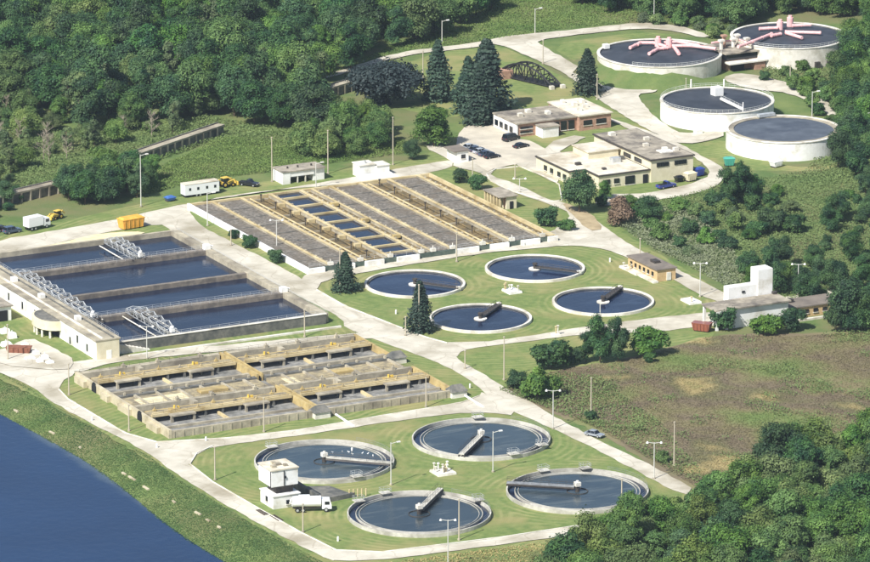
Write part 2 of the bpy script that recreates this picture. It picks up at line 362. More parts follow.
sheet('path', [(514,164),(530,163),(560,177),(556,184)], M_road, smooth=0)
sheet('road', [(594,203),(604,195),(650,194),(690,185),(712,176),(700,160),(650,138),(606,120),(612,119),(655,134),(684,146),(700,156),(727,170),(720,186),(690,196),(640,203),(601,207)], M_road)
sheet('road', [(497,44),(535,60),(570,77),(602,103),(655,135),(684,146),(723,138),(724,131),(690,134),(677,133),(655,118),(643,105),(637,95),(655,93),(658,90),(630,91),(606,87),(577,66),(546,49),(535,41),(590,34),(641,29),(677,32),(702,39),(712,36),(677,26),(641,23),(570,31),(504,37),(475,44),(397,53),(322,77),(326,80),(397,57),(475,48)], M_road)
sheet('path', [(738,74),(758,76),(790,84),(812,94),(836,108),(846,122),(836,124),(820,108),(790,94),(752,90),(730,84),(722,78)], M_road)
sheet('path', [(560,202),(592,214),(604,230),(590,232),(572,216)], mat('bare_earth', (150,134,104), (182,164,130), 0.3, 0.95))
sheet('path', [(60,244),(100,234),(148,232),(128,240),(80,248),(0,262),(0,255)], M_sand)
sheet('path', [(0,352),(30,338),(52,348),(76,362),(66,372),(0,366),(-30,350)], M_road)
sheet('path', [(744,302),(800,296),(830,290),(850,296),(800,304),(760,312)], M_road)

# kerbs round the lawns
def kerb(px, closed=True):
    P = [G(*p) for p in px]; m = MB()
    if closed: P.append(P[0])
    for a, b in zip(P, P[1:]):
        d = (b-a).normalized(); n = Vector((-d.y, d.x, 0))*0.13
        q = [a+n-d*.05, b+n+d*.05, b-n+d*.05, a-n-d*.05]; m.prism([(p.x, p.y) for p in q], 0.0, 0.30+random.random()*0.02)
    setp(m.build('kerb', M_whitec), kind='structure')
kerb([(59,390),(68,399.5),(125,433.5),(157,442.5),(228,438.5),(300,430.5),(386,415.5),(461,403.5),(479,396.5)], False)
kerb([(213,446.5),(197,453.5),(190,464.5),(213,482.5),(256,507.5),(300,532.5),(336,550.5),(382,552.5),(503,537.5),(582,525.5)], False)
kerb([(317,290.5),(345,306.5),(425,337.5),(447,343.5)], False)
kerb([(486.6,175),(496,169.5),(519.7,166.9),(551,180),(559,185),(562,201),(549,202.4),(514,192.4),(490.6,181.4)])

# ------------------------------------------------------------------ round clarifiers
def poly_arc(cx, cy, r, z, a0, a1, n=24): return [(cx+r*cos(a0+(a1-a0)*i/n), cy+r*sin(a0+(a1-a0)*i/n), z) for i in range(n+1)]
SMALL = [('round white-rimmed clarifier on the lawn left of the rest, its dark scraper arm pointing right', (461,287)),
         ('round white-rimmed clarifier nearest the brick pump house road, arm pointing right along the water', (581,271)),
         ('white-rimmed clarifier just before the tan brick pump house, dark arm to its far rim', (617,288)),
         ('round white-rimmed clarifier beside the taller of the pole-side spruces, dark arm to the far rim', (498,303))]
def small_clarifier(c, label, tip):
    cx, cy = c; R = 12.6
    t = thing('round_clarifier', label, 'clarifier tank', (cx, cy, 0), group='white-rimmed clarifiers in the square of four')
    MB().ring(cx, cy, R-0.6, R, -0.2, 0.7).build('rim_wall', M_whitec, t)
    MB().ring(cx, cy, R-1.1, R-0.6, -0.2, 0.4).build('launder', M_concd, t)
    MB().disc(cx, cy, R-1.0, 0.18).build('water', W_navy, t)
    g = G(tip[0], tip[1], 1.2); a = atan2(g.y-cy, g.x-cx); d = Vector((cos(a), sin(a), 0)); n = Vector((-d.y, d.x, 0)); o = Vector((cx, cy, 0))
    MB().tube((cx,cy,-.2), (cx,cy,0.4), 1.6, 20).build('centre_well', M_whitec, t)
    MB().tube((cx,cy,0.3), (cx,cy,1.4), 0.45, 12).tube((cx,cy,1.4),(cx,cy,1.8),0.65,12).build('drive_column', M_dsteel, t)
    b = MB()
    for s in (-1, 1):
        b.beam(o+n*s*.75+d*0.3+Vector((0,0,.9)), o+n*s*.75+d*(R-.3)+Vector((0,0,.9)), .14)
        b.beam(o+n*s*.75+d*0.3+Vector((0,0,1.65)), o+n*s*.75+d*(R-.3)+Vector((0,0,1.65)), .07)
        for i in range(9):
            q = o+n*s*.75+d*(0.3+i*(R-.6)/8); b.beam(q+Vector((0,0,.9)), q+Vector((0,0,1.65)), .06)
    p0, p1 = o+d*0.3, o+d*(R-.2)
    b.prism([tuple((p0+n*.75)[:2]), tuple((p1+n*.75)[:2]), tuple((p1-n*.75)[:2]), tuple((p0-n*.75)[:2])], .85, .98)
    b.build('scraper_bridge', M_dsteel, t)
    e = o+d*(R-.4); MB().cbox(e.x, e.y, .9, .9, .9, 0.7).build('end_carriage', M_whitec, t)
for c, (lb, tip) in zip(TANKS[:4], SMALL): small_clarifier(c, lb, tip)

LARGE = [('large round clarifier nearest the road fork, white bridge running to its near rim', (460,456), 1, [(478,418),(513,453),(540,444)]),
         ('large round clarifier by the bushes at lower right, bridge running to its left rim', (511,483), -1, [(542,469),(585,468),(633,500)]),
         ('large round clarifier nearest the bottom edge, short white bridge to its far rim', (437,492), 1, [(383,491),(474,500),(357,500)]),
         ('large round clarifier half hidden by the white tower, gulls along its bridge', (389,463), 1, [(357,476),(271,446)])]
M_rimg = mat('grey_concrete_rim', (176,172,160), (206,202,190), .5, .85, .15, 3, c3=(150,146,134), s3=.2)
def large_clarifier(c, label, tip, style, plats):
    cx, cy = c; R = 15.8
    t = thing('round_clarifier', label, 'clarifier tank', (cx, cy, 0), group='large clarifiers in the square of four')
    MB().ring(cx, cy, R-0.3, R, -0.2, .9).build('rim_wall', M_rimg, t)
    MB().ring(cx, cy, R-1.98, R-1.85, -0.2, 0.62).build('weir_ring', M_rimg, t)
    MB().ring(cx, cy, R-2.7, R-2.6, -0.2, 0.55).build('scum_baffle', M_rimg, t)
    MB().ring(cx, cy, R-1.86, R-0.4, -0.1, 0.12).build('launder_water', W_navy, t)
    MB().disc(cx, cy, R-1.95, 0.38).build('water', W_clar, t)
    rl = MB(); n_ = 40
    P = [(cx+(R-.2)*cos(2*pi*i/n_), cy+(R-.2)*sin(2*pi*i/n_), .85) for i in range(n_)]
    k0 = int(((atan2(-RT.x, -RT.y)) % (2*pi))/(2*pi)*n_)
    rl.rail([P[i % n_] for i in range(30, 45)], 1.0, 2.2, .04).build('railing', M_gsteel, t)
    g = G(tip[0], tip[1], 1.4); a = atan2(g.y-cy, g.x-cx); d = Vector((cos(a), sin(a), 0)); n = Vector((-d.y, d.x, 0)); o = Vector((cx, cy, 0))
    MB().ring(cx, cy, 2.3, 2.4, 0.2, 0.55, 32).build('stilling_well', M_dsteel, t)
    MB().tube((cx,cy,0.2), (cx,cy,1.5), 0.5, 14).build('centre_pier', M_dsteel, t)
    MB().cbox(cx, cy, 2.1, 1.2, 1.2, .9).tube((cx,cy,2.5),(cx,cy,2.9),.3,10).build('drive_housing', M_whitec, t)
    p0, p1 = o+d*0.6, o+d*(R+.1)
    br = MB(); br.prism([tuple((p0+n*.65)[:2]), tuple((p1+n*.65)[:2]), tuple((p1-n*.65)[:2]), tuple((p0-n*.65)[:2])], 1.45, 1.65)
    bo = br.build('bridge_deck', M_rimg if style == 1 else M_gsteel, t)
    for s in (-1, 1):
        r = MB(); r.rail([p0+n*s*.62+Vector((0,0,1.65)), p1+n*s*.62+Vector((0,0,1.65))], 1.0, 1.9, .045)
        r.build('handrail', M_dsteel, t)
        MB().beam(p0+n*s*.62+Vector((0,0,1.15)), p1+n*s*.62+Vector((0,0,1.15)), .34).build('girder', M_dsteel, t)
    for u, v in plats:
        g = G(u, v, 1.2); a = atan2(g.y-cy, g.x-cx); e = Vector((cx+(R-.6)*cos(a), cy+(R-.6)*sin(a), 0))
        p = MB().cbox(e.x, e.y, 1.2, 2.4, 2.0, .12).build('inspection_platform', M_rimg, t)
        q = [(e.x-1.1,e.y-.9,1.26),(e.x+1.1,e.y-.9,1.26),(e.x+1.1,e.y+.9,1.26),(e.x-1.1,e.y+.9,1.26)]
        MB().rail(q, 1.0, 1.1, .045, True).build('railing', M_steel, p)
    return t, o, d, n
for c, a in zip(TANKS[4:], LARGE): last = large_clarifier(c, *a)
# gulls along the bridge of the tank by the tower
_, o, d, n = last
def gull_mesh():
    m = MB(); R = [(-.30,.02,.33),(-.18,.09,.30),(0,.13,.28),(.14,.11,.32),(.22,.07,.42),(.27,.08,.48),(.33,.05,.48),(.42,.01,.46)]
    k = 6
    for x, r, z in R:
        for i in range(k): m.v.append((x, r*cos(2*pi*i/k)*1.1, z+r*sin(2*pi*i/k)))
    for j in range(len(R)-1):
        for i in range(k): m.f.append((j*k+i, j*k+(i+1)%k, (j+1)*k+(i+1)%k, (j+1)*k+i))
    for y in (-.05,.05): m.tube((0,y,0),(0,y,.2),.012,4)
    return m.mesh('gull', M_white, True)
gm = gull_mesh()
for i, k in enumerate((2.2,4.1,5.6,6.9,8.8,10.1,11.7,13.2)):
    p = o+d*k+n*(.62 if i % 3 else -.62)+Vector((0,0,2.72))
    setp(inst(gm, 'gull', None, p, random.uniform(0, 6)), 'white gull perched on the bridge railing of the clarifier by the tower', 'gull', 'gulls on the clarifier bridge')

# ------------------------------------------------------------------ aeration block (many long channels)
STUB = MB().cbox(0,0,0,.26,.7,.34).mesh('gate_stub', M_conc)
M_greygreen = mat('grey_green_wall', (66,80,72), (98,108,98), .6, .9, .1, 3)  # darker grey-green tone for the near end wall
def aeration():
    t = thing('aeration_tank_block', 'long rectangular aeration basin of parallel channels with tan copings and grey churning sludge', 'aeration basin', (9.7, 55.7, 0))
    X = [-25.5,-19.0,-10.6,-2.2,6.6,9.9,15.5,24.1,32.5,41.3,45.0]; Y0, Y1 = 20.2, 92.0
    MB().box(X[0]-.3, Y0, -.2, X[0]+.3, Y1, 1.55).build('side_wall', M_white, t, label='white painted left side wall')
    MB().box(X[-1]-.3, Y0, -.2, X[-1]+.3, Y1, 1.5).build('side_wall', M_tan, t)
    MB().box(X[0]+.3, Y1-.7, -.2, X[-1]-.3, Y1, 1.45).build('end_wall', M_tan, t)
    MB().box(X[0]+.3, Y0, -.2, X[-1]-.3, Y0+.7, 1.35).build('end_wall', M_greygreen, t)
    for x in X[1:-1]:
        w = .24 if x in (9.9,) else .34
        wl = MB().box(x-w, Y0+.7, -.1, x+w, Y1-.7, 1.4).build('channel_wall', M_conc, t)
        MB().box(x-w-.12, Y0+.5, 1.4, x+w+.08, Y1-.5, 1.56).build('coping', M_tan, wl)
        y = Y0+3
        while y < Y1-2: inst(STUB, 'gate_stub', wl, (x+w*.7-9.7, y-55.7, 1.75)); y += 3.05
    fill = [M_sludge, M_sludge, M_scum, None, M_scum, M_sludge, M_sludge, M_scum, M_sludge, M_scum]
    zl = [.9, .95, .45, .95, .6, .9, .95, .5, .95, .6]
    for i, mt in enumerate(fill):
        a, b = X[i]+.3, X[i+1]-.3
        if mt is None: MB().box(a, Y0+.6, -.1, b, Y1-.6, zl[i]).build('water', W_navy, t)
        else: MB().box(a, Y0+.6, -.1, b, Y1-.6, zl[i]).build('sludge' if mt is M_sludge else 'channel_floor', mt, t)
    # water cells with cross walkways
    for y in (85.6,77.0,68.0,59.0,50.0,41.0,32.0,25.0):
        MB().box(-1.6, y-.3, .3, 6.2, y+.3, 1.42).build('cross_walkway', M_tan, t)
    # baffles in the churning channels
    for i in (1,5,6,8,0):
        y = 29.0
        while y < 88:
            MB().box(X[i]+.55, y-.12, .5, X[i+1]-.55, y+.12, zl[i]+.12).build('baffle', M_concd, t); y += 8.9
    # pipes and valve stems in the drained channels
    for i in (2,7,9,4):
        xm = (X[i]+X[i+1])/2
        for dx in ((-1.6,1.3) if i in (2,7) else (0.,)):
            MB().tube((xm+dx,Y0+1,.85),(xm+dx,Y1-1,.85),.22,8).build('air_pipe', M_tan if dx < 0 else M_scum, t)
        if i in (2,7):
            y = 26.
            while y < 90:
                MB().tube((xm+.2,y,.4),(xm+.2,y,2.5),.13,6).cbox(xm+.2,y,2.4,.5,.3,.3).build('valve_stem', M_dsteel, t)
                MB().box(xm-3.2,y+1.6,.4,xm+3.2,y+1.9,.75).build('pipe_saddle', M_conc, t); y += 8.9
    # left edge of water cells: small decks with yellow gear
    for y in (81.2,72.4,63.4,54.4,45.4,36.4):
        MB().box(-4.6,y-.6,.3,-2.8,y+.6,1.42).build('deck_slab', M_tan, t)
    for y in (74,56,38): MB().cbox(8.2,y,1.5,2.0,1.2,.8).build('gear_box', M_yel, t)
    # white outlet boxes along the near wall, dark recesses between
    for i, (a, b) in enumerate(((-25.8,-21),(-17.2,-12.6),(-9.6,-4.4),(-.6,5.6),(16.2,22.6),(26.0,31.2),(34.8,40.2),(42.6,45.3))):
        MB().box(a, 19.5, -.2, b, Y0+.02, 1.42).build('outlet_box', M_white, t)
    for x in X[1:-1]:
        MB().cbox(x, Y0+.4, 1.9, 1.3, .9, .8).tube((x,Y0+.4,2.3),(x,Y0+.4,3.0),.12,6).build('gate_housing', M_whitec, t)
    r = MB(); r.rail([(X[0]+.4,Y0+.2,1.45),(X[-1],Y0+.2,1.45)], 1.0, 3.0, .05); r.build('railing', M_steel, t)
aeration()

# ------------------------------------------------------------------ settling basins with travelling bridges
def settling():
    t = thing('settling_basin', 'deep blue rectangular settling basin of four lanes beside the long white gallery', 'settling basin', (-70, 22, 0))
    x0, x1, ya, yb = -98.0, -42.0, -22.4, 66.0
    MB().box(x0, ya+.4, -.2, x1, yb-.4, 1.1).build('water', W_navy, t)
    MB().box(x0-.3, ya-.5, -.3, x1+.6, ya+.4, 2.5).build('basin_wall', M_concd, t, label='dark grey near wall')  # near wall in a darker concrete than the other basin walls
    MB().box(x0-.3, yb-.4, -.3, x1+.6, yb+.6, 2.4).build('basin_wall', M_conc, t)
    MB().box(x1-.4, ya+.4, -.3, x1+1.6, yb-.4, 2.42).build('basin_wall', M_conc, t)
    MB().box(x0-.3, ya-.62, 2.5, x1+.7, ya+.5, 2.62).build('coping', M_whitec, t)
    MB().box(x0+2, -27.6, -.3, x1+2.4, -26.9, .45).build('footing', M_whitec, t)
    for y, w in ((45.6,1.15),(20.9,.6),(.6,1.15)):
        d = MB().box(x0, y-w, -.2, x1-.4, y+w, 2.3).build('divider_wall', M_div, t)
        if w > 1:
            for s in (-1,1):
                MB().rail([(x0+2,y+s*(w-.1),2.3),(x1-1,y+s*(w-.1),2.3)], .9, 2.4, .05).build('railing', M_steel, d)
            MB().cbox(x1+.3, y, 2.9, 1.6, 1.6, 1.3).tube((x1+.3,y,3.4),(x1+1.8,y-.4,3.1),.25,8).build('inlet_box', M_white, d)
    MB().rail([(x0,ya-.1,2.6),(x1+.4,ya-.1,2.6)], .9, 2.6, .05).build('railing', M_steel, t)
    MB().rail([(x1+1.3,ya,2.42),(x1+1.3,yb,2.42)], .6, 4.0, .04).build('railing', M_steel, t)
    # stair from the lawn up to the wall
    for i in range(9):
        MB().box(-97.6+i*.95, -24.3, -.2, -96.7+i*.95, -22.95, 2.4-i*.27).build('stair_step', M_whitec, t)
settling()

def gantry(label, x, y0, y1, width, h, n):
    t = thing('travelling_bridge', label, 'gantry', (x, (y0+y1)/2, 2.3), group='trussed travelling bridges of the settling basin')
    P = lambda s, k, z: Vector((x+s*width/2, y0+(y1-y0)*k/n, 2.35+z))
    arch = lambda k: (h*(1-(abs(2*k/n-1))**6.0)*0.45+h*0.55)*(1.0 if k % 2 == 0 else .62)
    for s in (-1, 1):
        MB().beam(P(s,0,.2), P(s,n,.2), .16).build('bottom_chord', M_gsteel, t)
        m = MB()
        for k in range(n): m.beam(P(s,k,arch(k)), P(s,k+1,arch(k+1)), .13)
        m.build('top_chord', M_steel, t)
        m = MB()
        for k in range(n+1): m.beam(P(s,k,.1), P(s,k,arch(k)), .17 if k % 2 == 0 else .1)
        m.build('vertical', M_gsteel, t)
        m = MB()
        for k in range(n):
            if k % 2: m.beam(P(s,k,.2), P(s,k+1,arch(k+1)), .11)
            else: m.beam(P(s,k,arch(k)), P(s,k+1,.2), .11)
        m.build('diagonal', M_gsteel, t)
    for k in range(n+1):
        m = MB(); m.beam(P(-1,k,arch(k)), P(0,k,arch(k)+.35), .13).beam(P(0,k,arch(k)+.35), P(1,k,arch(k)), .13)
        m.build('cross_frame', M_steel, t)
    MB().box(x-width*.2, y0, 2.45, x+width*.2, y1, 2.58).build('deck', M_concd, t)
    MB().rail([(x-width*.2,y0,2.58),(x-width*.2,y1,2.58)], 1.0, 2.0, .05).build('handrail', M_wrail, t)
    MB().tube((x+width*.95,y0,2.0),(x+width*.95,y1,2.0),.16,6).build('scum_pipe', M_whitec, t)
    MB().tube((x-width*.9,y0,2.0),(x-width*.9,y1,2.0),.16,6).build('scum_pipe', M_whitec, t)
    for y in (y0, y1):
        for s in (-1,1): MB().tube((x+s*width/2-.12,y,2.3),(x+s*width/2+.12,y,2.3),.28,12).build('wheel', M_dsteel, t)
    yy = y0+1.2
    MB().cbox(x+width*.3, yy, 3.1, .9, 1.2, 1.0).tube((x+width*.3,yy,3.5),(x+width*.3,yy,4.1),.45,10).build('motor', M_white, t)
gantry('silver trussed travelling bridge across the far lane, before the orange tank', -61.0, 44.6, 62.0, 3.4, 2.2, 10)
gantry('long silver trussed travelling bridge lying along the white gallery roof', -94.2, -1.0, 44.5, 3.2, 2.4, 22)
gantry('short silver trussed travelling bridge across the nearest lane', -82.6, -21.8, .3, 3.4, 2.3, 10)

def gallery():
    t = thing('gallery_building', 'long low white gallery building with flat roof along the settling basin', 'building', (-101, 20, 0))
    x0, x1, ya, yb, h = -104.2, -98.2, -26.6, 92.0, 4.7
    MB().box(x0, ya, -.2, x1, yb, h).build('wall', M_white, t)
    MB().box(x0+.08, ya-.12, .0, x1-.08, ya+.05, h-.05).build('gable_wall', M_cream, t)  # white wall's near end in cream: its weaker sunlight put into the colour
    r = MB().box(x0-.25, ya-.25, h, x1+.3, yb, h+.28).build('roof', M_conc, t)
    MB().box(x0+1.6, ya+.4, h+.28, x0+2.0, yb-1, h+.6).build('roof_upstand', M_whitec, r)
    MB().box(x1-1.5, ya+.4, h+.28, x1-1.2, yb-1, h+.55).build('roof_upstand', M_concd, r)
    MB().rail([(x1-.1,ya+.2,h+.28),(x1-.1,yb-1,h+.28)], 1.0, 2.5, .05).build('railing', M_steel, r)
    for y in (14,31,-8): MB().cbox(x1-2.6, y, h+.8, 1.3, 1.6, 1.0).build('roof_vent', M_white, r)
    for y, z in ((26.5,2.7),(18.0,2.6),(10.2,2.5),(-15.5,2.6),(-21.2,1.9),(-11,1.1)):
        w = MB().box(x0-.06, y-.42, z-1.0, x0+.1, y+.42, z+.8).build('window', M_glass, t)
        MB().box(x0-.12, y-.55, z-1.15, x0+.1, y+.55, z-1.0).build('sill', M_whitec, w)
    MB().box(x0+2.6, ya-.2, -.1, x0+3.9, ya+.05, 2.2).build('door', M_white, t)
    # rounded intake bay on columns
    cy = 0.5; n = 20; R = 6.2
    arc = [(x0-4.3*sin(pi*i/n), cy+R*cos(pi*i/n)) for i in range(n+1)]
    MB().prism(arc, 2.1, h-.4).build('curved_bay', M_cream, t)
    MB().prism([(x0+(x-x0)*.86, cy+(y-cy)*.9) for x, y in arc], h-.4, h-.25).build('bay_roof', M_concd, t)
    for a in (.2,.36,.5,.64,.8):
        MB().tube((x0-3.7*sin(pi*a),cy+R*.88*cos(pi*a),-.2),(x0-3.7*sin(pi*a),cy+R*.88*cos(pi*a),2.1),.28,8).build('column', M_whitec, t)
    MB().box(x0-.05, -4.6, 0, x0+.1, 5.4, 2.0).build('dark_opening', M_dark, t)
gallery()
def service_shed():
    t = thing('service_building', 'low white service building with grey flat roof cut by the left edge', 'building', (-112, 23, 0))
    MB().box(-124, 15.0, -.2, -108.5, 33, 3.6).build('wall', M_white, t)
    MB().box(-124.4, 14.6, 3.6, -108.1, 33.3, 3.9).build('roof', M_roofg, t)
    for x in (-110.6,-114.2,-118): MB().box(x-1.1, 14.88, 0, x+1.1, 15.2, 2.7).build('door', M_dark, t)
service_shed()

# ------------------------------------------------------------------ primary tanks (brown concrete block)
M_endw = mat('pale_worn_concrete', (178,166,138), (206,196,170), .6, .9, .25, 3, c3=(150,138,112), s3=.3)
M_deck = mat('ochre_stained_deck', (138,128,104), (184,168,130), .8, .9, .3, 3, c3=(120,112,98), s3=.35)
M_foam = mat('pale_silty_water', (112,112,110), (166,164,158), .7, .4, .4, 2, c3=(108,108,104), s3=.2)
def primary():
    t = thing('primary_tank_block', 'low brown concrete block of sedimentation tanks with ochre gutters and grey water', 'sedimentation tanks', (-78, -66, 0))
    XL, XR = -115.0, -42.0
    cols = [(-114.4,-78.4),(-76.4,-42.6)]
    MB().box(XL, -92.0, -.2, XR, -40.0, .35).build('floor_slab', M_silt, t)
    MB().box(XL-.35, -92.6, -.2, XL+.35, -39.4, 2.0).build('end_wall', M_endw, t)
    MB().box(XL+.35, -92.6, -.2, XR, -91.9, 1.75).build('near_wall', M_conc, t)
    x = XL+1
    while x < XR-1: MB().box(x-.14, -92.7, -.2, x+.14, -92.5, 1.6).build('buttress', M_conc, t); x += 2.4
    MB().box(XL+.35, -40.2, -.2, XR, -39.4, 1.9).build('far_wall', M_conc, t)
    for y0, y1 in ((-61.0,-40.0),(-91.2,-71.0)):
        for a, b in ((-78.2,-77.7),(-77.0,-76.5)):
            MB().box(a, y0, 0, b, y1, 2.15).build('ochre_gutter', M_yel, t)
        MB().box(-77.72, y0, 0, -76.98, y1, 1.1).build('gutter_bed', M_dark, t)
        MB().box(XR-.45, y0, -.1, XR+.1, y1, 2.0).build('ochre_gutter', M_yel, t)
    for y0 in (-40.4, -71.0):
        for ci, (a, b) in enumerate(cols):
            a_, b_ = a+.2, b-.2
            MB().box(a_, y0-3.6, 0, b_, y0-.2, .75).build('inlet_channel', M_concd, t)
            MB().box(a_, y0-.9, 0, b_, y0+.3, 1.95).build('channel_wall', M_conc, t)
            MB().box(a_, y0-5.9, 0, b_, y0-3.6, 1.45).build('scum_trough', M_scum, t)
            s = MB().box(a_, y0-9.6, 1.8, b_, y0-5.9, 2.1).build('deck_slab', M_deck, t)
            MB().box(a_, y0-9.9, 1.75, b_, y0-9.45, 2.4).build('deck_edge', M_tan, s)
            k = 0; xx = a_+.6
            while xx < b_-.4:
                MB().box(xx-.25, y0-9.75, 0, xx+.25, y0-9.3, 1.8).build('column', M_concd, t); xx += 4.35
            MB().box(a_, y0-16.0 if y0 > -50 else y0-21, 0, b_, y0-3.7, .4).build('water', M_foam, t)
            L = b_-a_
            for k in (.2,.73):
                xm = a_+L*k
                p = MB().cbox(xm, y0-10.7, 2.0, 6.2, 2.2, .35).build('drive_platform', M_conc, t)
                for sx in (-2.8, 2.8): MB().box(xm+sx-.25, y0-11.6, 0, xm+sx+.25, y0-11.1, 1.8).build('leg', M_conc, p)
                q = MB().cbox(xm-.4, y0-7.4, 2.3, 2.4, 1.6, .4).build('drive_base', M_yel, t)
                MB().tube((xm-.4,y0-7.4,2.5),(xm-.4,y0-7.4,3.2),.26,10).cbox(xm+.5,y0-7.3,2.7,.7,.45,.4).build('motor', M_yelb, q)
            for k in range(7):
                xv = a_+L*(.06+.14*k); MB().cbox(xv, y0-6.4-(k%3)*1.2, 2.35, .7, .6, .5).tube((xv,y0-6.4-(k%3)*1.2,2.5),(xv,y0-6.4-(k%3)*1.2,3.1),.12,6).build('valve_box', (M_yel,M_conc,M_tan)[k%3], t)
            MB().tube((a_+.5,y0-8.6,2.3),(b_-.5,y0-8.6,2.3),.2,8).build('deck_pipe', M_tan, t)
            MB().tube((a_+.5,y0-4.7,1.7),(b_-.5,y0-4.7,1.7),.18,8).build('deck_pipe', M_yel, t)
            MB().box(a_, y0-15.6, 0, b_, y0-15.1, .95).build('weir_wall', M_conc, t)
            xm = a_+L*.47
            MB().box(xm-.25, y0-15.4, .3, xm+.25, y0-9.9, 1.05).build('baffle_beam', M_tan, t)
            for k in (.3,.55,.86):
                xm = a_+L*k; MB().cbox(xm, y0-.4, 2.3, .8, .8, .7).tube((xm,y0-.4,2.6),(xm,y0-.4,3.1),.15,6).build('gate_stem', M_conc, t)
            MB().box(a_+L*.38, y0-3.4, .7, a_+L*.41, y0+.2, 2.02).build('foot_plank', M_conc, t)
            MB().rail([(a_,y0-9.7,2.4),(b_,y0-9.7,2.4)], .8, 2.9, .04).build('railing', M_dsteel, t)
        MB().rail([(XL+.3,y0,1.95),(XR,y0,1.95)], .8, 2.6, .045).build('railing', M_dsteel, t)
    # middle strip between the two rows
    for a, b in cols:
        MB().box(a+.2, -57.9, 0, b-.2, -56.9, 1.5).build('effluent_wall', M_conc, t)
        MB().box(a+.2, -62.0, 0, b-.2, -60.6, 1.65).build('effluent_wall', M_concd, t)
        MB().box(a+.2, -69.9, 0, b-.2, -62.0, 1.25).build('middle_slab', M_deck, t)
        MB().box(a+3, -69.0, 1.2, a+(16 if a < -100 else 6), -64.4, 1.34).build('sand_bed', M_sand, t)
        for i in range(6): MB().box(a+4+i*5.6, -69.9, 1.2, a+4.5+i*5.6, -62.0, 1.75).build('cross_wall', M_conc, t)
        for i in range(9):
            xm = a+2+i*(b-a-4)/8; MB().cbox(xm, -61.3, 1.95, .5, .5, .7).build('post_block', M_conc, t)
    MB().cbox(-92, -66, 1.6, 7, 2.6, .6).build('ochre_cover', M_yel, t)
    MB().cbox(-58, -66, 1.6, 5, 2.2, .6).build('ochre_cover', M_yel, t)
    for y in (-50.5,-76.5):
        MB().box(XL-.5, y-1.2, 0, XL-.3, y+1.2, 1.2).tube((XL-.5,y,1.2),(XL-.3,y,1.2),1.2,20).build('arched_opening', M_dark, t)
    for y0, y1 in ((-46.5,-41),(-60,-56),(-72,-66),(-88,-82)): MB().box(XL-1.3, y0, -.2, XL-.3, y1, 1.5).build('end_buttress', M_endw, t)
    for x, y in ((XR+.8,-60.5),(-77,-92.6),(XR+.8,-92.0)):
        MB().frustum(x-2.0,y-1.6,x+2.0,y+1.6,0, x-1.9,y-1.5,x+1.9,y+1.5,1.5).build('outlet_chamber', M_whitec, t)
        MB().frustum(x-2.2,y-1.8,x+2.2,y+1.8,1.5, x-1.2,y-.1,x+1.2,y+.1,2.9).build('chamber_roof', M_concd, t)
    for x in (-73.6,XR+2.0):
        MB().tube((x,-94,.5),(x,-103.5,.2),.28,8).build('outfall_pipe', M_white, t)
primary()

# ------------------------------------------------------------------ digesters (big round covered tanks)
def digester(label, c, R, h, wallmat, roofmat, rise=0.9, group='round covered digester tanks'):
    cx, cy = c
    t = thing('digester_tank', label, 'digester tank', (cx, cy, 0), group=group)
    MB().ring(cx, cy, R-.45, R, -.5, h).build('wall', wallmat, t, smooth=False)
    MB().ring(cx, cy, R-.7, R+.18, h, h+.22).build('rim', M_whitec, t)
    MB().disc(cx, cy, R-.6, h-.25, 96, h-.25+rise, 6).build('roof', roofmat, t, smooth=True)
    return t
def ring_rail(t, c, R, h, a0, a1, n, mt=None):
    m = MB(); m.rail(poly_arc(c[0], c[1], R-.1, h+.2, a0, a1, n), 1.0, 3, .05); m.build('railing', mt or M_wrail, t)
def pinkpipes(t, hubs, arms, z, r=.47):
    for u, v in hubs:
        g = G(u, v, z); MB().tube((g.x,g.y,z-.6),(g.x,g.y,z+2.2),.95,14).tube((g.x,g.y,z+2.2),(g.x,g.y,z+2.8),.6,12).build('gas_dome', M_pink, t)
    for a in arms:
        pts = [G(u, v, z+.55) for u, v in a]
        pp = MB().path(pts, r, 12).build('pink_pipe', M_pink, t)
        for p, q in zip(pts, pts[1:]):
            d = (q-p).normalized()
            for e in (p+d*.3, (p+q)/2, q-d*.3): MB().tube(e-d*.08, e+d*.08, r*1.16, 12).build('flange', M_pink, pp)
NW = mat('grey_white_digester_wall', (206,200,186), (224,219,208), .8, .85, 0.1, 3, c3=(186,180,164), s3=.3)
t = digester('digester tank set in a grassy bank, dark roof with sprawling pink pipes', D1C, 17.8, 4.6, NW, M_memb)
ring_rail(t, D1C, 17.8, 4.6, radians(215), radians(330), 22)
pinkpipes(t, [(658,46),(669,47)], [[(667,47),(654,43),(640,43),(630,48)],[(668,48),(658,49),(649,54)],[(674,47),(677,51),(679,54)],[(672,46),(692,46),(716,49)],[(640,43),(637,45)],[(664,43),(678,42),(700,46)]], 5.3)
g = G(606,47,5.2); MB().cbox(g.x,g.y,5.4,1.6,1.6,1.2).build('hatch_box', M_white, t)
t = digester('farthest digester tank, tall pale wall and dark roof with pink pipes and two pink domes', D2C, 16.9, 6.0, NW, M_memb)
ring_rail(t, D2C, 16.9, 6.0, radians(150), radians(330), 34)
pinkpipes(t, [(780,29),(790,25)], [[(778,28),(759,29)],[(792,26),(811,25)],[(785,32),(821,33)],[(786,33),(802,38)],[(781,34),(771,36)],[(772,34),(752,42),(738,47)]], 6.7)
for k, (a) in enumerate((radians(268), radians(282))):
    MB().cbox(D2C[0]+16.95*cos(a), D2C[1]+16.95*sin(a), 1.0, 1.5, 1.5, 2.0).build('door', M_dsteel, t)
t = digester('white-walled digester tank with white roof cabin and radial catwalk', D3C, 15.7, 5.0, M_white, M_memb, 0.5)
ring_rail(t, D3C, 15.7, 5.0, 0, 2*pi, 60)
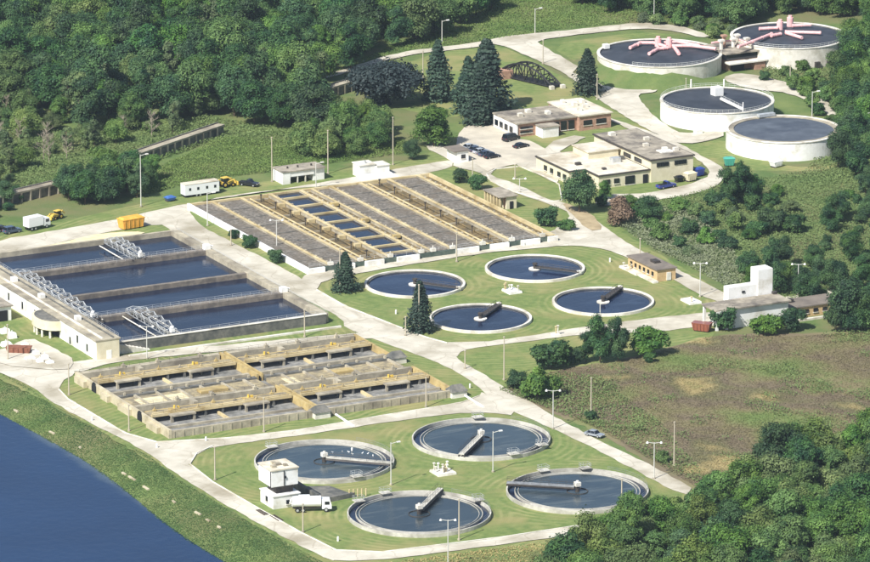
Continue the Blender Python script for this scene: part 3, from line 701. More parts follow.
g = G(717,95,5.2); cab = MB().cbox(g.x,g.y,6.3,2.6,2.6,2.4).build('roof_cabin', M_white, t)
a, b = G(721,99,5.9), G(743,109.5,5.6); MB().path([a,b],.42,8).build('catwalk', M_white, t)
MB().rail([tuple(a), tuple(b)], 1.1, 2.5, .05).build('railing', M_wrail, t)
MB().tube((b.x,b.y,5),(b.x,b.y,7.6),.15,6).build('vent_stack', M_white, t)
g = G(698,134,0); MB().cbox(g.x,g.y,.6,2.0,1.6,1.3).build('inlet_box', M_white, t)
for u in (691,724):
    g = G(u,87,5.2); MB().tube((g.x,g.y,5),(g.x,g.y,7.4),.22,8).build('vent_stack', M_white, t)
t = digester('nearest white digester tank with plain smooth grey dome roof', D4C, 15.7, 5.0, M_white, M_memb2, 1.0)
MB().ring(D4C[0], D4C[1], 13.6, 15.1, 4.9, 5.12).build('roof_gutter', M_conc, t)
g = G(766,116,5.4); MB().cbox(g.x,g.y,5.7,5.0,1.4,.8).build('link_duct', M_steel, t)

def control_house():
    t = thing('control_house', 'flat-roofed control house with dark window band between the two pink-piped digesters', 'building', tuple(G(738,72)))
    g = G(742,70); x, y = g.x, g.y
    MB().box(x-4.5,y+1,-.2,x+6.5,y+13,5.0).build('wall', M_brick, t)
    MB().box(x-4.6,y+.9,2.9,x+6.6,y+13.05,4.6).build('window_band', M_glass, t)
    MB().box(x-5.2,y+.3,4.75,x+7.2,y+13.4,5.15).build('roof', M_roofg, t)
    MB().box(x-5.4,y-2.2,2.35,x+7.4,y+.9,2.7).build('canopy', M_whitec, t)
    MB().box(x+3.2,y-1.8,-.1,x+6.6,y+.9,2.3).build('porch_wall', M_brick, t)
    MB().box(x-3.4,y-.6,-.1,x+.4,y+.6,2.3).build('door', M_dark, t)
    for dx, dy, h in ((-3.5,6,2.6),(-1.5,8,3.4),(1.0,7,2.4),(3.4,9,2.9),(5.2,6.5,2.2)):
        MB().tube((x+dx,y+dy,5.1),(x+dx,y+dy,5.1+h),.55,10).cbox(x+dx,y+dy,5.1+h,1.5,1.5,.5).build('roof_vessel', M_brick if dx in (-1.5,) else M_whitec, t)
    MB().path([(x-5,y+9,6.6),(x+4,y+9,6.6),(x+5,y+5,6.2)],.3,8).build('roof_pipe', M_pink, t)
control_house()

# ------------------------------------------------------------------ buildings
def window(t, x0, y0, z0, x1, y1, z1, mt=None, frame=True):
    w = MB().box(x0,y0,z0,x1,y1,z1).build('window', mt or M_glass, t)
    if frame:
        MB().box(x0-.12,y0-.05,z0-.18,x1+.12,y1+.02,z0-.02).build('sill', M_whitec, w)
    return w
def office():
    t = thing('office_building', 'single-storey brick office with white end wall and grey flat roof by the car park', 'building', (100,127,0))
    MB().box(86.6,120.6,-.2,105,134,3.7).build('wall', M_brick, t)
    MB().box(86.4,120.4,-.2,86.75,134.1,3.66).build('end_wall', M_white, t)
    MB().box(86.2,120.1,3.7,105.2,134.4,4.05).build('roof', M_roofg, t)
    r = MB().box(105.1,119.0,-.2,115,137,4.1).build('wing_wall', M_brick, t)
    MB().box(104.8,118.6,4.1,115.4,137.3,4.45).build('wing_roof', M_roofw, t)
    MB().box(92.4,116.6,-.1,97.4,120.55,2.9).build('porch', M_white, t)
    MB().box(92.1,116.3,2.9,97.7,120.5,3.2).build('porch_roof', M_roofg, t)
    for x in (98.6,101.0,103.4): window(t,x-.85,120.35,.5,x+.85,120.7,3.0)
    window(t,87.6,120.4,1.0,91.4,120.7,1.6); window(t,87.6,120.4,2.2,91.4,120.7,2.8)
    window(t,106.4,118.85,1.5,109,119.1,2.9); window(t,110.4,118.85,1.5,113.4,119.1,2.9)
    for y in (123.5,126.5,129.4,132.2): window(t,86.28,y-.9,.9,86.5,y+.9,2.5)
    for x, y in ((91,127),(95,130),(99,126),(107.6,124),(109.5,130),(111,127),(113,132),(108,134)):
        z = 4.05 if x < 105 else 4.45
        MB().cbox(x,y,z+.45,random.uniform(.9,1.8),random.uniform(.9,1.8),.9).build('roof_unit', M_whitec, t)
office()
def workshop():
    t = thing('workshop_building', 'large flat-roofed building with white roof and taller grey-roofed hall', 'building', (91,76,0))
    P = [(75.0,87.4),(75.0,69.0),(79.8,69.0),(79.8,61.3),(95.4,61.3),(95.4,87.4)]
    MB().prism(P, -.2, 3.4).build('wall', M_cream, t)
    MB().prism([(x+(-.3 if x < 90 else 0), y+(-.3 if y < 80 else .3)) for x, y in P], 3.4, 3.72).build('parapet', M_dsteel, t)
    MB().prism([(x+(.15 if x < 90 else -.5), y+(.15 if y < 80 else -.15)) for x, y in P], 3.6, 3.8).build('roof', M_roofw, t)
    MB().box(85.5,77.5,3.8,94.6,86.2,5.6).build('penthouse_wall', M_cream, t)
    MB().box(85.2,77.2,5.6,94.9,86.5,5.85).build('penthouse_roof', M_roofw, t)
    MB().box(95.42,60.9,-.2,108.2,92.6,6.0).build('hall_wall', M_cream, t)
    MB().box(95.0,60.5,6.0,108.6,93.0,6.3).build('hall_parapet', M_dsteel, t)
    MB().box(95.4,60.9,6.25,108.2,92.6,6.4).build('hall_roof', M_roofg, t)
    for x in (82.4,85.2): window(t,x-.75,61.1,1.0,x+.75,61.4,2.3)
    window(t,87.8,61.1,.3,90.6,61.4,2.6)
    for x in (98.6,104.0):
        for k in range(3): window(t,x-1.5+k*1.25,60.7,4.1,x-.4+k*1.25,60.95,5.2,frame=False)
    window(t,93.2,61.1,0,94.6,61.4,2.4,M_dark,False)
    for y in (71.2,74.4,78.5,82): window(t,74.8,y-.8,1.0,75.1,y+.8,2.3)
    for y in (66,72): MB().box(95.3,y,4.1,95.44,y+4,5.2).build('window', M_glass, t)
    MB().cbox(90.6,72,4.4,2.4,2.0,1.2).build('roof_unit', M_steel, t); MB().cbox(93.4,73.5,4.2,1.2,1.2,.9).build('roof_unit', M_concd, t)
    MB().cbox(80.2,73.5,4.1,1.4,1.1,.7).build('roof_unit', M_dsteel, t); MB().cbox(84.0,66,4.0,1.0,1.0,.6).build('roof_unit', M_dsteel, t)
    MB().cbox(98.6,88.5,6.9,1.6,1.6,.9).build('roof_unit', M_whitec, t)
    for x, y in ((101,74),(103.5,68),(106,66.5),(104.5,80)): MB().cbox(x,y,6.8,1.4,1.0,.9).build('roof_unit', M_whitec, t)
    MB().box(101,65.4,6.4,104.6,68.2,6.7).build('skylight', M_white, t)
workshop()
def pump_house():
    t = thing('pump_house', 'small tan brick pump house with flat brown roof and row of square windows', 'building', (51.5,-18.6,0))
    MB().box(48.9,-26.2,-.2,54.2,-11.2,3.0).build('wall', M_tanbrick, t)
    MB().box(48.6,-26.5,3.0,54.5,-10.9,3.3).build('roof', M_roofd, t)
    MB().cbox(51.8,-20,3.6,1.6,2.4,.6).build('roof_hatch', M_dsteel, t)
    for i in range(6):
        y = -13.0-i*2.2; window(t,48.75,y-.45,1.2,48.98,y+.45,2.2)
    MB().box(47.4,-27.0,-.1,48.85,-11.5,.5).build('plinth', M_whitec, t)
    window(t,51.6,-26.4,.2,52.8,-26.1,2.2,M_white,False)
pump_house()
def blower_building():
    t = thing('loading_building', 'white shed with long grey roof and open bay, tall white wall rising behind it', 'building', (52,-67,0))
    MB().box(45.0,-71.2,-.2,60.5,-65.0,4.9).build('wall', M_white, t)
    MB().box(39.8,-71.9,4.9,60.9,-64.6,5.25).build('roof', M_roofg, t)
    for y in (-71.4,-65.2): 
        MB().box(40.1,y-.25,-.1,40.7,y+.25,4.9).build('post', M_white, t)
        MB().box(42.8,y-.25,-.1,43.4,y+.25,4.9).build('post', M_white, t)
    MB().box(44.7,-70.8,0,44.98,-65.4,4.5).build('bay_door', M_dark, t)
    MB().box(40.0,-72.0,4.4,45,-71.7,4.9).build('lintel', M_white, t)
    MB().box(47.8,-64.0,-.2,56.0,-61.6,8.0).build('screen_wall', M_white, t)
    MB().box(55.9,-64.3,-.2,60.0,-60.6,11.6).build('stair_tower', M_white, t)
    MB().box(51.5,-64.2,6.3,52.3,-63.95,6.8).build('vent', M_dark, t)
    MB().box(59.6,-65.5,5.2,60.6,-64.6,5.9).build('vent', M_dsteel, t)
blower_building()
def annex():
    t = thing('brick_annex', 'low tan brick annex with grey roof right of the white shed', 'building', (67,-67,0))
    MB().box(61.2,-70.6,-.2,75.5,-63.5,2.6).build('wall', M_tanbrick, t)
    MB().box(60.95,-70.9,2.6,75.8,-63.2,2.9).build('roof', M_roofd, t)
    for x in (63.4,66,68.6,71.2): window(t,x-.6,-70.75,1.0,x+.6,-70.5,1.9)
    MB().cbox(64,-66,3.3,1.4,1.4,.9).build('roof_unit', M_dsteel, t)
    MB().box(62,-73.6,-.1,78,-72.8,.5).build('low_wall', M_whitec, t)
annex()
def carport():
    t = thing('garage', 'white garage with dark open bays under a white fascia behind the aeration basin', 'garage', (13.5,106,0))
    MB().box(7.3,103.2,-.1,9.5,109.2,3.3).build('wall', M_white, t)
    MB().box(16.4,103.6,-.1,19.7,109.0,3.3).build('wall', M_white, t)
    MB().box(9.5,108.6,-.1,16.4,109.1,3.3).build('rear_wall', M_white, t)
    MB().box(9.45,103.3,1.9,16.5,103.8,3.3).build('fascia', M_white, t)
    MB().box(7.1,103.0,3.3,19.9,109.4,3.55).build('roof', M_roofg, t)
    for x in (11.8,14.1): MB().box(x-.12,103.4,-.1,x+.12,103.7,1.9).build('post', M_whitec, t)
    for x in (10,13,17): MB().tube((x,106,3.5),(x,106,4.1),.25,8).build('roof_vent', M_dsteel, t)
carport()
def white_block():
    t = thing('filter_building', 'small windowless white building with stepped roof beyond the aeration basin', 'building', (32.5,102,0))
    MB().box(28.6,100.2,-.1,33.2,104.6,3.3).build('wall', M_white, t)
    MB().box(33.2,99.8,-.1,37.2,104.0,2.8).build('wall', M_white, t)
    MB().box(28.4,100.0,3.3,33.4,104.8,3.5).build('roof', M_whitec, t); MB().box(33.4,99.6,2.8,37.4,104.2,3.0).build('roof', M_whitec, t)
    MB().add([(28.4,100.1,1.1),(37.3,99.7,1.0),(38.6,97.2,.1),(27.6,97.4,.1),(28.4,100.1,0),(37.3,99.7,0)],[(3,2,1,0),(0,4,3),(1,2,5)]).build('ramp', M_white, t)
    MB().tube((31,102,3.5),(31,102,4.2),.3,8).build('roof_vent', M_steel, t)
white_block()
def kiosk():
    t = thing('gatehouse', 'small white gatehouse beside the row of parked cars', 'hut', (60.6,105,0))
    MB().box(59,102.6,-.1,62.4,107.4,3.2).build('wall', M_white, t)
    MB().box(57.9,102.3,3.2,62.7,108.6,3.45).build('roof', M_roofd, t)
    MB().box(58.9,107.4,-.1,59.1,108.4,3.2).build('porch_post', M_white, t)
    window(t,60.2,102.5,1.2,61.4,102.7,2.3)
kiosk()
def shed():
    t = thing('blower_shed', 'narrow tan shed with open louvred front on the right wall of the aeration basin', 'shed', (49.2,58,0))
    MB().box(48.3,53.6,-.1,51.2,62.4,3.4).build('wall', M_cream, t)
    MB().box(46.0,53.2,3.4,51.5,62.7,3.65).build('roof', M_roofg, t)
    for i in range(6): MB().box(46.3,53.6+i*1.68,-.1,46.8,54.1+i*1.68,3.4).build('pier', M_tan, t)
    for i in range(5): MB().box(48.15,54.3+i*1.68,.3,48.35,55.1+i*1.68,2.9).build('louvre', M_dark if i % 2 else M_brick, t)
    window(t,49.2,53.45,.1,50.2,53.65,2.1,M_dark,False)
shed()
def tower():
    t = thing('control_tower', 'white two-tier control tower with overhanging upper cabin beside the round tank', 'tower', (-113.4,-147.8,0))
    MB().box(-117.0,-151.4,-.2,-110.6,-144.8,2.9).build('lower_wall', M_white, t)
    MB().box(-117.2,-151.6,2.9,-110.4,-144.6,3.1).build('lower_roof', M_white, t)
    MB().box(-115.6,-149.8,3.1,-111.4,-145.8,5.0).build('dark_core', M_dsteel, t)
    MB().box(-117.2,-151.0,5.0,-110.8,-144.4,8.7).build('cabin_wall', M_white, t)
    r = MB().box(-117.4,-151.2,8.7,-110.6,-144.2,8.95).build('cabin_roof', M_roofw, t)
    for dx, dy, s in ((1.6,2.2,1.0),(3.2,3.4,1.3),(4.4,2.0,.8),(2.8,4.8,.9)): MB().cbox(-117.4+dx,-151.2+dy,9.15,s,s,.5).build('roof_unit', M_conc, r)
    MB().box(-117.28,-150.8,5.05,-117.1,-150.55,8.6).build('downpipe', M_dark, t)
    MB().tube((-114.2,-151.15,5.1),(-114.2,-151.15,8.5),.1,6).build('downpipe', M_dark, t)
    window(t,-113.9,-151.7,.9,-113.2,-151.35,1.8); MB().cbox(-114.0,-151.15,7.0,.5,.3,.5).build('lamp', M_dark, t)
    window(t,-117.12,-148.6,1.1,-116.95,-147.6,2.2)
tower()
t = thing('retaining_wall', 'rough grey concrete retaining wall between the white tower and the round tank', 'wall', (-104,-142,0))
MB().box(-107.0,-152.5,-.1,-106.3,-138,2.4).build('wall_panel', M_concd, t)
MB().prism([(-106.3,-152.5),(-97,-151.4),(-97,-150.7),(-106.3,-151.6)], -.1, 1.1).build('wall_panel', M_concd, t)
MB().prism([(-106.3,-151.6),(-97,-150.7),(-99,-142.5),(-106.3,-139.5)], -.1, .5).build('rubble_floor', M_concd, t)
for i in range(5):
    MB().tube((-98.2+i*.9,-151-.25*i,.2),(-98.2+i*.9,-151-.25*i,1.9),.16,6).build('standpipe', M_tan, t)

# ------------------------------------------------------------------ flume, steel truss, yard pieces
def flume(label, pts, h=3.0):
    P = [Vector((x, y, 0)) for x, y in pts]
    t = thing('raised_flume', label, 'flume', tuple(P[0]))
    post = MB().box(-.22,-.3,-.2,.22,.3,h-.5).mesh('post', M_conc)
    pan = MB().box(-1.55,-.09,.1,1.55,.09,h-.55).mesh('side_panel', M_concd)
    for a, b in zip(P, P[1:]):
        d = (b-a); L = d.length; d.normalize(); n = Vector((-d.y, d.x, 0)); k = round(L/3.4); ang = atan2(d.y, d.x)
        q = [a+n*1.25, b+n*1.25, b-n*1.25, a-n*1.25]
        MB().prism([(p.x, p.y) for p in q], h-.5, h+random.random()*.03).build('deck', M_conc, t)
        q = [a+n*1.27, b+n*1.27, b+n*.95, a+n*.95]; MB().prism([(p.x, p.y) for p in q], h, h+.35).build('parapet', M_concd, t)
        for i in range(k):
            c = a+d*(L*(i+.5)/k)-n*.8-P[0]; inst(pan, 'side_panel', t, c, ang)
            c = a+d*(L*i/k)-n*1.0-P[0]; inst(post, 'post', t, c, ang)
flume('long raised grey concrete flume on posts skirting the wood', [(-110,100),(-68.1,117.1),(-46.7,123.7),(-26.2,137.2),(-12.5,144.8),(16,160.5)])
flume('short stub of raised concrete flume under the dark purple tree', [(58,184),(72,191)])
def old_truss():
    t = thing('truss_span', 'curved black steel truss span lying on the bank behind the spruces', 'truss', (120,176,0))
    a, b = Vector((116.6,187.5,0)), Vector((123.5,166.5,0)); n = 10
    w = Vector((1.6,.5,0))
    f = lambda s, k, z: a.lerp(b, k/n)+w*s+Vector((0,0,z))
    arch = lambda k: .5+5.2*(1-(2*k/n-1)**2)*(1-.25*k/n)
    for s in (-1,1):
        MB().beam(f(s,0,.4), f(s,n,.4), .35).build('bottom_chord', M_black, t)
        m = MB(); [m.beam(f(s,k,arch(k)), f(s,k+1,arch(k+1)), .45) for k in range(n)]; m.build('arch_chord', M_black, t)
        for k in range(1,n): MB().beam(f(s,k,.4), f(s,k,arch(k)), .26).build('vertical', M_black, t)
        for k in range(n): MB().beam(f(s,k,.4 if k%2 else arch(k)), f(s,k+1,arch(k+1) if k%2 else .4), .22).build('diagonal', M_black, t)
    for k in range(n+1): MB().beam(f(-1,k,arch(k)), f(1,k,arch(k)), .26).build('cross_beam', M_black, t)
    MB().prism([tuple(f(-1,0,0)[:2]),tuple(f(1,0,0)[:2]),tuple(f(1,n,0)[:2]),tuple(f(-1,n,0)[:2])], .5, .7).build('deck', M_black, t)
    g = G(505,78); MB().cbox(g.x,g.y,1.2,3.5,4,2.6).build('abutment', M_brick, t)
    for dx in (0,3.5): MB().cbox(121.2+dx,165.2,.5,1.2,1.2,1.1).build('footing', M_whitec, t)
old_truss()

def pad(label, px, size, n, seed, mt=M_whitec):
    g = G(*px); r = random.Random(seed)
    t = thing('pipe_chamber', label, 'pipe chamber', tuple(g))
    MB().frustum(g.x-size[0]/2,g.y-size[1]/2,g.x+size[0]/2,g.y+size[1]/2,-.1,g.x-size[0]/2+.1,g.y-size[1]/2+.1,g.x+size[0]/2-.1,g.y+size[1]/2-.1,.55).build('slab', mt, t)
    for i in range(n):
        x, y = g.x+r.uniform(-.42,.42)*size[0], g.y+r.uniform(-.4,.4)*size[1]; h = r.uniform(.9,2.0)
        MB().tube((x,y,.5),(x,y,.5+h),.15,6).cbox(x,y,.5+h,.45,.45,.25).build('standpipe', [M_tan,M_whitec,M_white][i%3], t)
    return t
pad('white slab with stubby pipes amid the four white-rimmed clarifiers', (512,292), (3.6,4.4), 5, 1, M_white)
pad('pale slab bristling with standpipes amid the four large clarifiers', (443,473), (4.6,4.6), 11, 2)
t = pad('pale concrete chamber with rails beside the tan brick pump house', (633,271), (3.2,9.0), 3, 3)
t = pad('white flat slab on the lawn before the open shed', (691,302), (3.4,5.0), 1, 4, M_white)
t = pad('pale chamber beside the road before the lone shrubs', (556,336), (2.0,2.2), 2, 5)

# ------------------------------------------------------------------ vehicles
def paint(name, c): 
    m = mat(name, c, None, rough=.35, spec=.5); m.node_tree.nodes['Principled BSDF'].inputs['Coat Weight'].default_value = .4; return m
def wheels(t, xs, w, r):
    for x in xs:
        for s in (-1,1):
            o = MB().tube((x,s*(w/2-.24),r),(x,s*(w/2+.02),r),r,14).build('wheel', M_rubber, t, world=False)
            MB().tube((x,s*(w/2+.0),r),(x,s*(w/2+.04),r),r*.58,10).build('rim', M_steel, o, world=False)
def car(label, px, ang, kind, pm, group=None):
    L, W, H = dict(sedan=(4.7,1.8,1.42), suv=(4.9,1.95,1.8), van=(5.3,2.0,2.1), pickup=(5.5,1.95,1.8))[kind]
    g = G(*px); a = radians(ang)
    t = thing('parked_car' if kind != 'pickup' else 'pickup_truck', label, 'car' if kind != 'pickup' else 'pickup', (g.x, g.y, .12), a, group); t['_o'] = (0,0,0)
    hb = H*.56; l = L/2
    MB().xprism([(-l,.34),(l-.05,.34),(l,.55),(l-.08,hb*.9),(l*.45,hb+.02),(-l+.1,hb+.02),(-l,hb*.85)][::-1], -W/2, W/2).build('body', pm, t, world=False)
    c0, c1 = {'sedan':(-l+.55,l*.42), 'suv':(-l+.12,l*.42), 'van':(-l+.1,l*.62), 'pickup':(-.5,l*.42)}[kind]
    cab = MB().frustum(c0,-W/2+.04,c1,W/2-.04,hb, c0+(.6 if kind=='sedan' else .2),-W/2+.24,c1-.65,W/2-.24,H-.05).build('cabin_glass', M_glass, t, world=False)
    MB().frustum(c0+(.58 if kind=='sedan' else .18),-W/2+.22,c1-.63,W/2-.22,H-.06, c0+(.75 if kind=='sedan' else .3),-W/2+.3,c1-.8,W/2-.3,H+.02).build('roof', pm, t, world=False)
    for x in (c0+.35, (c0+c1)/2-.1, c1-.45):
        for s in (-1,1): MB().beam((x,s*(W/2-.05),hb),(x,s*(W/2-.23),H-.05),.06).build('pillar', pm, cab, world=False)
    if kind == 'pickup': MB().box(-l+.15,-W/2+.15,hb-.3,-.6,W/2-.15,hb+.03).build('load_bed', M_dark, t, world=False)
    wheels(t, (-L*.3, L*.31), W, .33)
    for s in (-1,1):
        MB().cbox(l-.06,s*(W/2-.3),hb*.78,.12,.36,.16).build('headlight', M_white, t, world=False)
        MB().cbox(-l+.03,s*(W/2-.25),hb*.8,.1,.3,.16).build('tail_light', mat('red_lens',(150,30,28)), t, world=False)
    return t
P_silver, P_blue, P_black, P_dblue, P_wht, P_grey = [paint(n, c) for n, c in (('silver_car_paint',(176,182,188)),('blue_car_paint',(44,66,140)),('black_car_paint',(28,30,36)),('slate_car_paint',(70,84,104)),('white_car_paint',(236,236,234)),('grey_car_paint',(140,146,152)))]
rowp = [((470,149),P_silver,'silver sedan at the gatehouse end of the parked row'),((476,151.5),P_dblue,'slate sedan second from the gatehouse in the parked row'),
        ((481,153.5),P_silver,'silver sedan third from the gatehouse in the parked row'),((486,156),P_dblue,'slate sedan fourth from the gatehouse in the parked row'),((492,158.5),P_black,'dark sedan ending the parked row by the lawn')]
for px, pm, lb in rowp: car(lb, px, 8, 'sedan', pm, 'cars in the parked row')
car('large black van parked before the white office wall', (511,141), 18, 'van', P_black)
car('small black sedan parked beside the black van', (521,148), 12, 'sedan', P_black)
car('blue pickup on the drive before the cream building', (666,188), 8, 'pickup', P_blue)
car('grey car with dark windows driving on the diagonal road by the scrub', (594.5,436.5), -63, 'sedan', P_grey)
car('dark pickup on the grass right of the yellow tractor', (249,186), -52, 'pickup', P_black)
car('dark blue car at the left edge beside the trees', (2,231), 20, 'sedan', P_black)
car('dark car further along the left edge by the shrubs', (12,233), 10, 'suv', P_dblue)
def lorry(label, px, ang, cabm, boxm, L=9, tank=False, name='lorry', cat='lorry'):
    g = G(*px); t = thing(name, label, cat, (g.x,g.y,.1), radians(ang)); t['_o'] = (0,0,0); l = L/2
    MB().box(-l,-.5,.75,l-.4,.5,1.05).build('chassis', M_dsteel, t, world=False)
    MB().xprism([(l-2.1,.7),(l,.7),(l,1.6),(l-.35,2.7),(l-2.1,2.75)][::-1], -1.2, 1.2).build('cab', cabm, t, world=False)
    MB().add([(l+.01,-1.0,1.65),(l+.01,1.0,1.65),(l-.32,.95,2.55),(l-.32,-.95,2.55)],[(0,1,2,3)]).build('windscreen', M_glass, t, world=False)
    for s in (-1,1): MB().cbox(l-1.0,s*1.21,2.05,1.0,.05,.7).build('side_window', M_glass, t, world=False)
    if tank:
        MB().tube((-l,0,2.2),(l-2.3,0,2.2),1.2,18).build('tank_body', boxm, t, world=False)
        MB().cbox(-l*.4,0,3.5,2.4,.7,.35).build('hatch', boxm, t, world=False)
        MB().path([(-l-.2,.5,2.8),(-l-.6,.8,1.6),(-l*.2,1.3,1.2)],.15,6).build('hose', M_white, t, world=False)
    else:
        MB().box(-l,-1.25,1.05,l-2.3,1.25,3.5).build('cargo_box', boxm, t, world=False)
    wheels(t, (-l+1.0,-l+2.2,l-1.2), 2.4, .5)
    for s in (-1,1): MB().cbox(l+.02,s*.85,1.0,.08,.35,.22).build('headlight', M_white, t, world=False)
    return t
lorry('white tanker lorry with hoses parked beside the white tower', (312,511), -22, P_wht, P_wht, 8.5, True)
lorry('white box van parked on the verge at far left', (37,229), 14, P_wht, P_wht, 7.0)
def trailer():
    g = G(200,195); t = thing('site_trailer', 'white site trailer with small dark windows behind the junction', 'trailer', (g.x,g.y,0), radians(2)); t['_o'] = (0,0,0)
    MB().box(-5.0,-1.35,.7,5.0,1.35,3.5).build('body', P_wht, t, world=False)
    MB().box(-5.05,-1.4,3.5,5.05,1.4,3.62).build('roof', M_roofw, t, world=False)
    for x in (-3.6,-1.2,1.4,3.8): MB().box(x-.3,-1.42,1.9,x+.3,-1.3,2.6).build('window', M_glass, t, world=False)
    MB().box(-5.0,-1.0,.35,5.0,1.0,.7).build('skirt', M_dark, t, world=False)
    wheels(t, (-1.6,-.5), 2.5, .42)
    MB().path([(5,.6,.6),(6.4,0,.6),(5,-.6,.6)],.08,6).build('drawbar', M_dsteel, t, world=False)
trailer()
def tractor(label, px, ang, s=1.0):
    g = G(*px); t = thing('loader_tractor', label, 'tractor', (g.x,g.y,.05), radians(ang)); t['_o'] = (0,0,0)
    MB().xprism([(-1.2*s,.7),(2.2*s,.7),(2.2*s,1.5*s),(.6*s,1.7*s),(-1.2*s,1.5*s)][::-1], -.6*s, .6*s).build('engine_body', M_yelb, t, world=False)
    MB().box(-1.1*s,-.65*s,1.5*s,.5*s,.65*s,2.5*s).build('cab', M_glass, t, world=False)
    MB().box(-1.25*s,-.8*s,2.5*s,.7*s,.8*s,2.65*s).build('cab_roof', M_yelb, t, world=False)
    for y in (-.75,.75): MB().path([(.2*s,y*s,1.5*s),(2.2*s,y*s,1.9*s),(3.3*s,y*s,.6)],.14,6).build('loader_arm', M_yelb, t, world=False)
    MB().xprism([(3.1*s,.2),(4.0*s,.2),(3.9*s,.45),(3.4*s,.5),(3.3*s,1.2),(3.1*s,1.2)][::-1],-1.1*s,1.1*s).build('bucket', M_yelb, t, world=False)
    for x, r in ((-.9,.8),(1.6,.55)):
        for y in (-1,1):
            w = MB().tube((x*s,y*.7*s,r*s),(x*s,y*1.05*s,r*s),r*s,14).build('wheel', M_rubber, t, world=False)
            MB().tube((x*s,y*1.0*s,r*s),(x*s,y*1.08*s,r*s),r*.5*s,10).build('rim', M_yelb, w, world=False)
    MB().path([(-1.2*s,0,1.2*s),(-2.2*s,0,2.3*s),(-3.2*s,0,1.0)],.16,6).build('backhoe_arm', M_yelb, t, world=False)
tractor('yellow tractor on the grass right of the white trailer', (226,187), 10)
tractor('yellow loader with raised arm on the verge near the left trees', (57,219), 200, .85)
def skip(label, px, ang, L, W, H, m, name='skip', cat='skip', lid=True):
    g = G(*px); t = thing(name, label, cat, (g.x,g.y,.05), radians(ang)); t['_o'] = (0,0,0)
    MB().frustum(-L/2+.4,-W/2+.15,L/2-.4,W/2-.15,.25,-L/2,-W/2,L/2,W/2,H).build('hull', m, t, world=False)
    MB().box(-L/2-.06,-W/2-.06,H-.02,L/2+.06,W/2+.06,H+.12).build('rim', m, t, world=False)
    if lid: MB().frustum(-L/2+.1,-W/2+.1,L/2-.1,W/2-.1,H+.12,-L/2+.6,-W/2+.5,L/2-.6,W/2-.5,H+.5).build('tarp_cover', m, t, world=False)
    for k in range(5):
        x = -L/2+.6+k*(L-1.2)/4
        for s in (-1,1): MB().beam((x,s*(W/2-.02),.4),(x,s*(W/2+.08),H-.1),.09).build('rib', m, t, world=False)
    for x in (-L*.32,L*.32): MB().box(x-.3,-W*.35,0,x+.3,W*.35,.3).build('skid', M_dsteel, t, world=False)
M_orange = mat('faded_orange_paint',(216,156,58),(232,176,84),.8,.7); M_red = paint('red_brown_paint',(142,82,66)); M_green = paint('teal_paint',(74,160,140)); M_bluet = paint('blue_tarp',(66,104,168))
skip('orange skip with domed cover at the far corner of the blue basin', (131,228), 8, 6.6, 3.0, 2.6, M_orange)
skip('red-brown skip standing at the road edge beside the open shed', (702,331), -50, 4.6, 2.4, 2.0, M_red, lid=False)
skip('teal skip on the lawn before the nearest white digester', (729,166), -20, 3.0, 2.0, 2.0, M_green)
skip('small white bin beside the dark bush before the nearest digester', (776,167), 15, 3.2, 2.2, 1.5, P_wht)
skip('low blue tarpaulin heap by the lamp post on the verge', (170,201), 10, 2.6, 2.0, .9, M_bluet, 'covered_pile', 'covered pile')
skip('cream covered trailer beside the cream hall', (690,181), 10, 3.2, 2.2, 2.1, M_cream, 'covered_trailer', 'trailer')
skip('dark blue bin behind the cream covered trailer', (699,176), 10, 2.6, 2.0, 1.9, P_blue)
skip('dark skip between the blue pickup and the cream trailer', (679,182), 6, 2.4, 1.6, 1.3, P_black)
# yard clutter at the left: red flatbed, white pieces
skip('rusty open container among white sacks at the left edge', (19,353), -35, 6.0, 2.4, 1.5, mat('rusty_steel',(120,74,58),(146,98,78),1.2,.9), 'open_container', 'container', lid=False)
def sacks(label, px, seed):
    g = G(*px); r = random.Random(seed); w, d, h = r.uniform(1.4,2.6), r.uniform(1.2,1.8), r.uniform(.9,1.8)
    m = MB().frustum(g.x-w/2,g.y-d/2,g.x+w/2,g.y+d/2,0,g.x-w*.42,g.y-d*.4,g.x+w*.42,g.y+d*.4,h*.8); m.frustum(g.x-w*.42,g.y-d*.4,g.x+w*.42,g.y+d*.4,h*.8,g.x-w*.1,g.y-d*.1,g.x+w*.1,g.y+d*.1,h)
    t = thing('bulk_sack', label, 'sack', tuple(g), group='white bulk sacks in the yard')
    m.build('sack_body', M_white, t); MB().path([(g.x-.3,g.y,h*.9),(g.x,g.y,h+.4),(g.x+.3,g.y,h*.9)],.06,5).build('loop', M_wrail, t)
for i, px in enumerate(((6,346),(11,350),(30,360),(36,355),(40,363),(12,338),(5,333),(45,360),(25,346),(50,364))):
    sacks('white bulk sack heaped near the rusty container in the left yard', px, i)
# pale slabs tipped on the river bank
for i, (u, v, L) in enumerate(((16,411,3.4),(52,432,3.6),(80,447,1.4),(124,474,3.0),(132,479,5.5),(146,489,4.6),(174,505,2.4),(198,518,4.0),(208,525,2.4),(219,532,2.4))):
    g = G(u, v, -1.6); z = gz(g.x, g.y); L *= .62; a = radians(-90+random.uniform(-10,10)); d = Vector((cos(a),sin(a),0)); n = Vector((-d.y,d.x,0)); c = Vector((g.x,g.y,0))
    q = [c+d*L/2+n*.2, c-d*L/2+n*.26, c-d*L/2-n*.2, c+d*L/2-n*.24]
    m = MB().prism([(p.x-g.x, p.y-g.y) for p in q], -.2, .32); o = m.build('concrete_slab', M_endw); o.location = (g.x, g.y, z)
    setp(o, 'pale broken concrete slab lying on the grassy river bank', 'slab', 'broken slabs on the river bank')

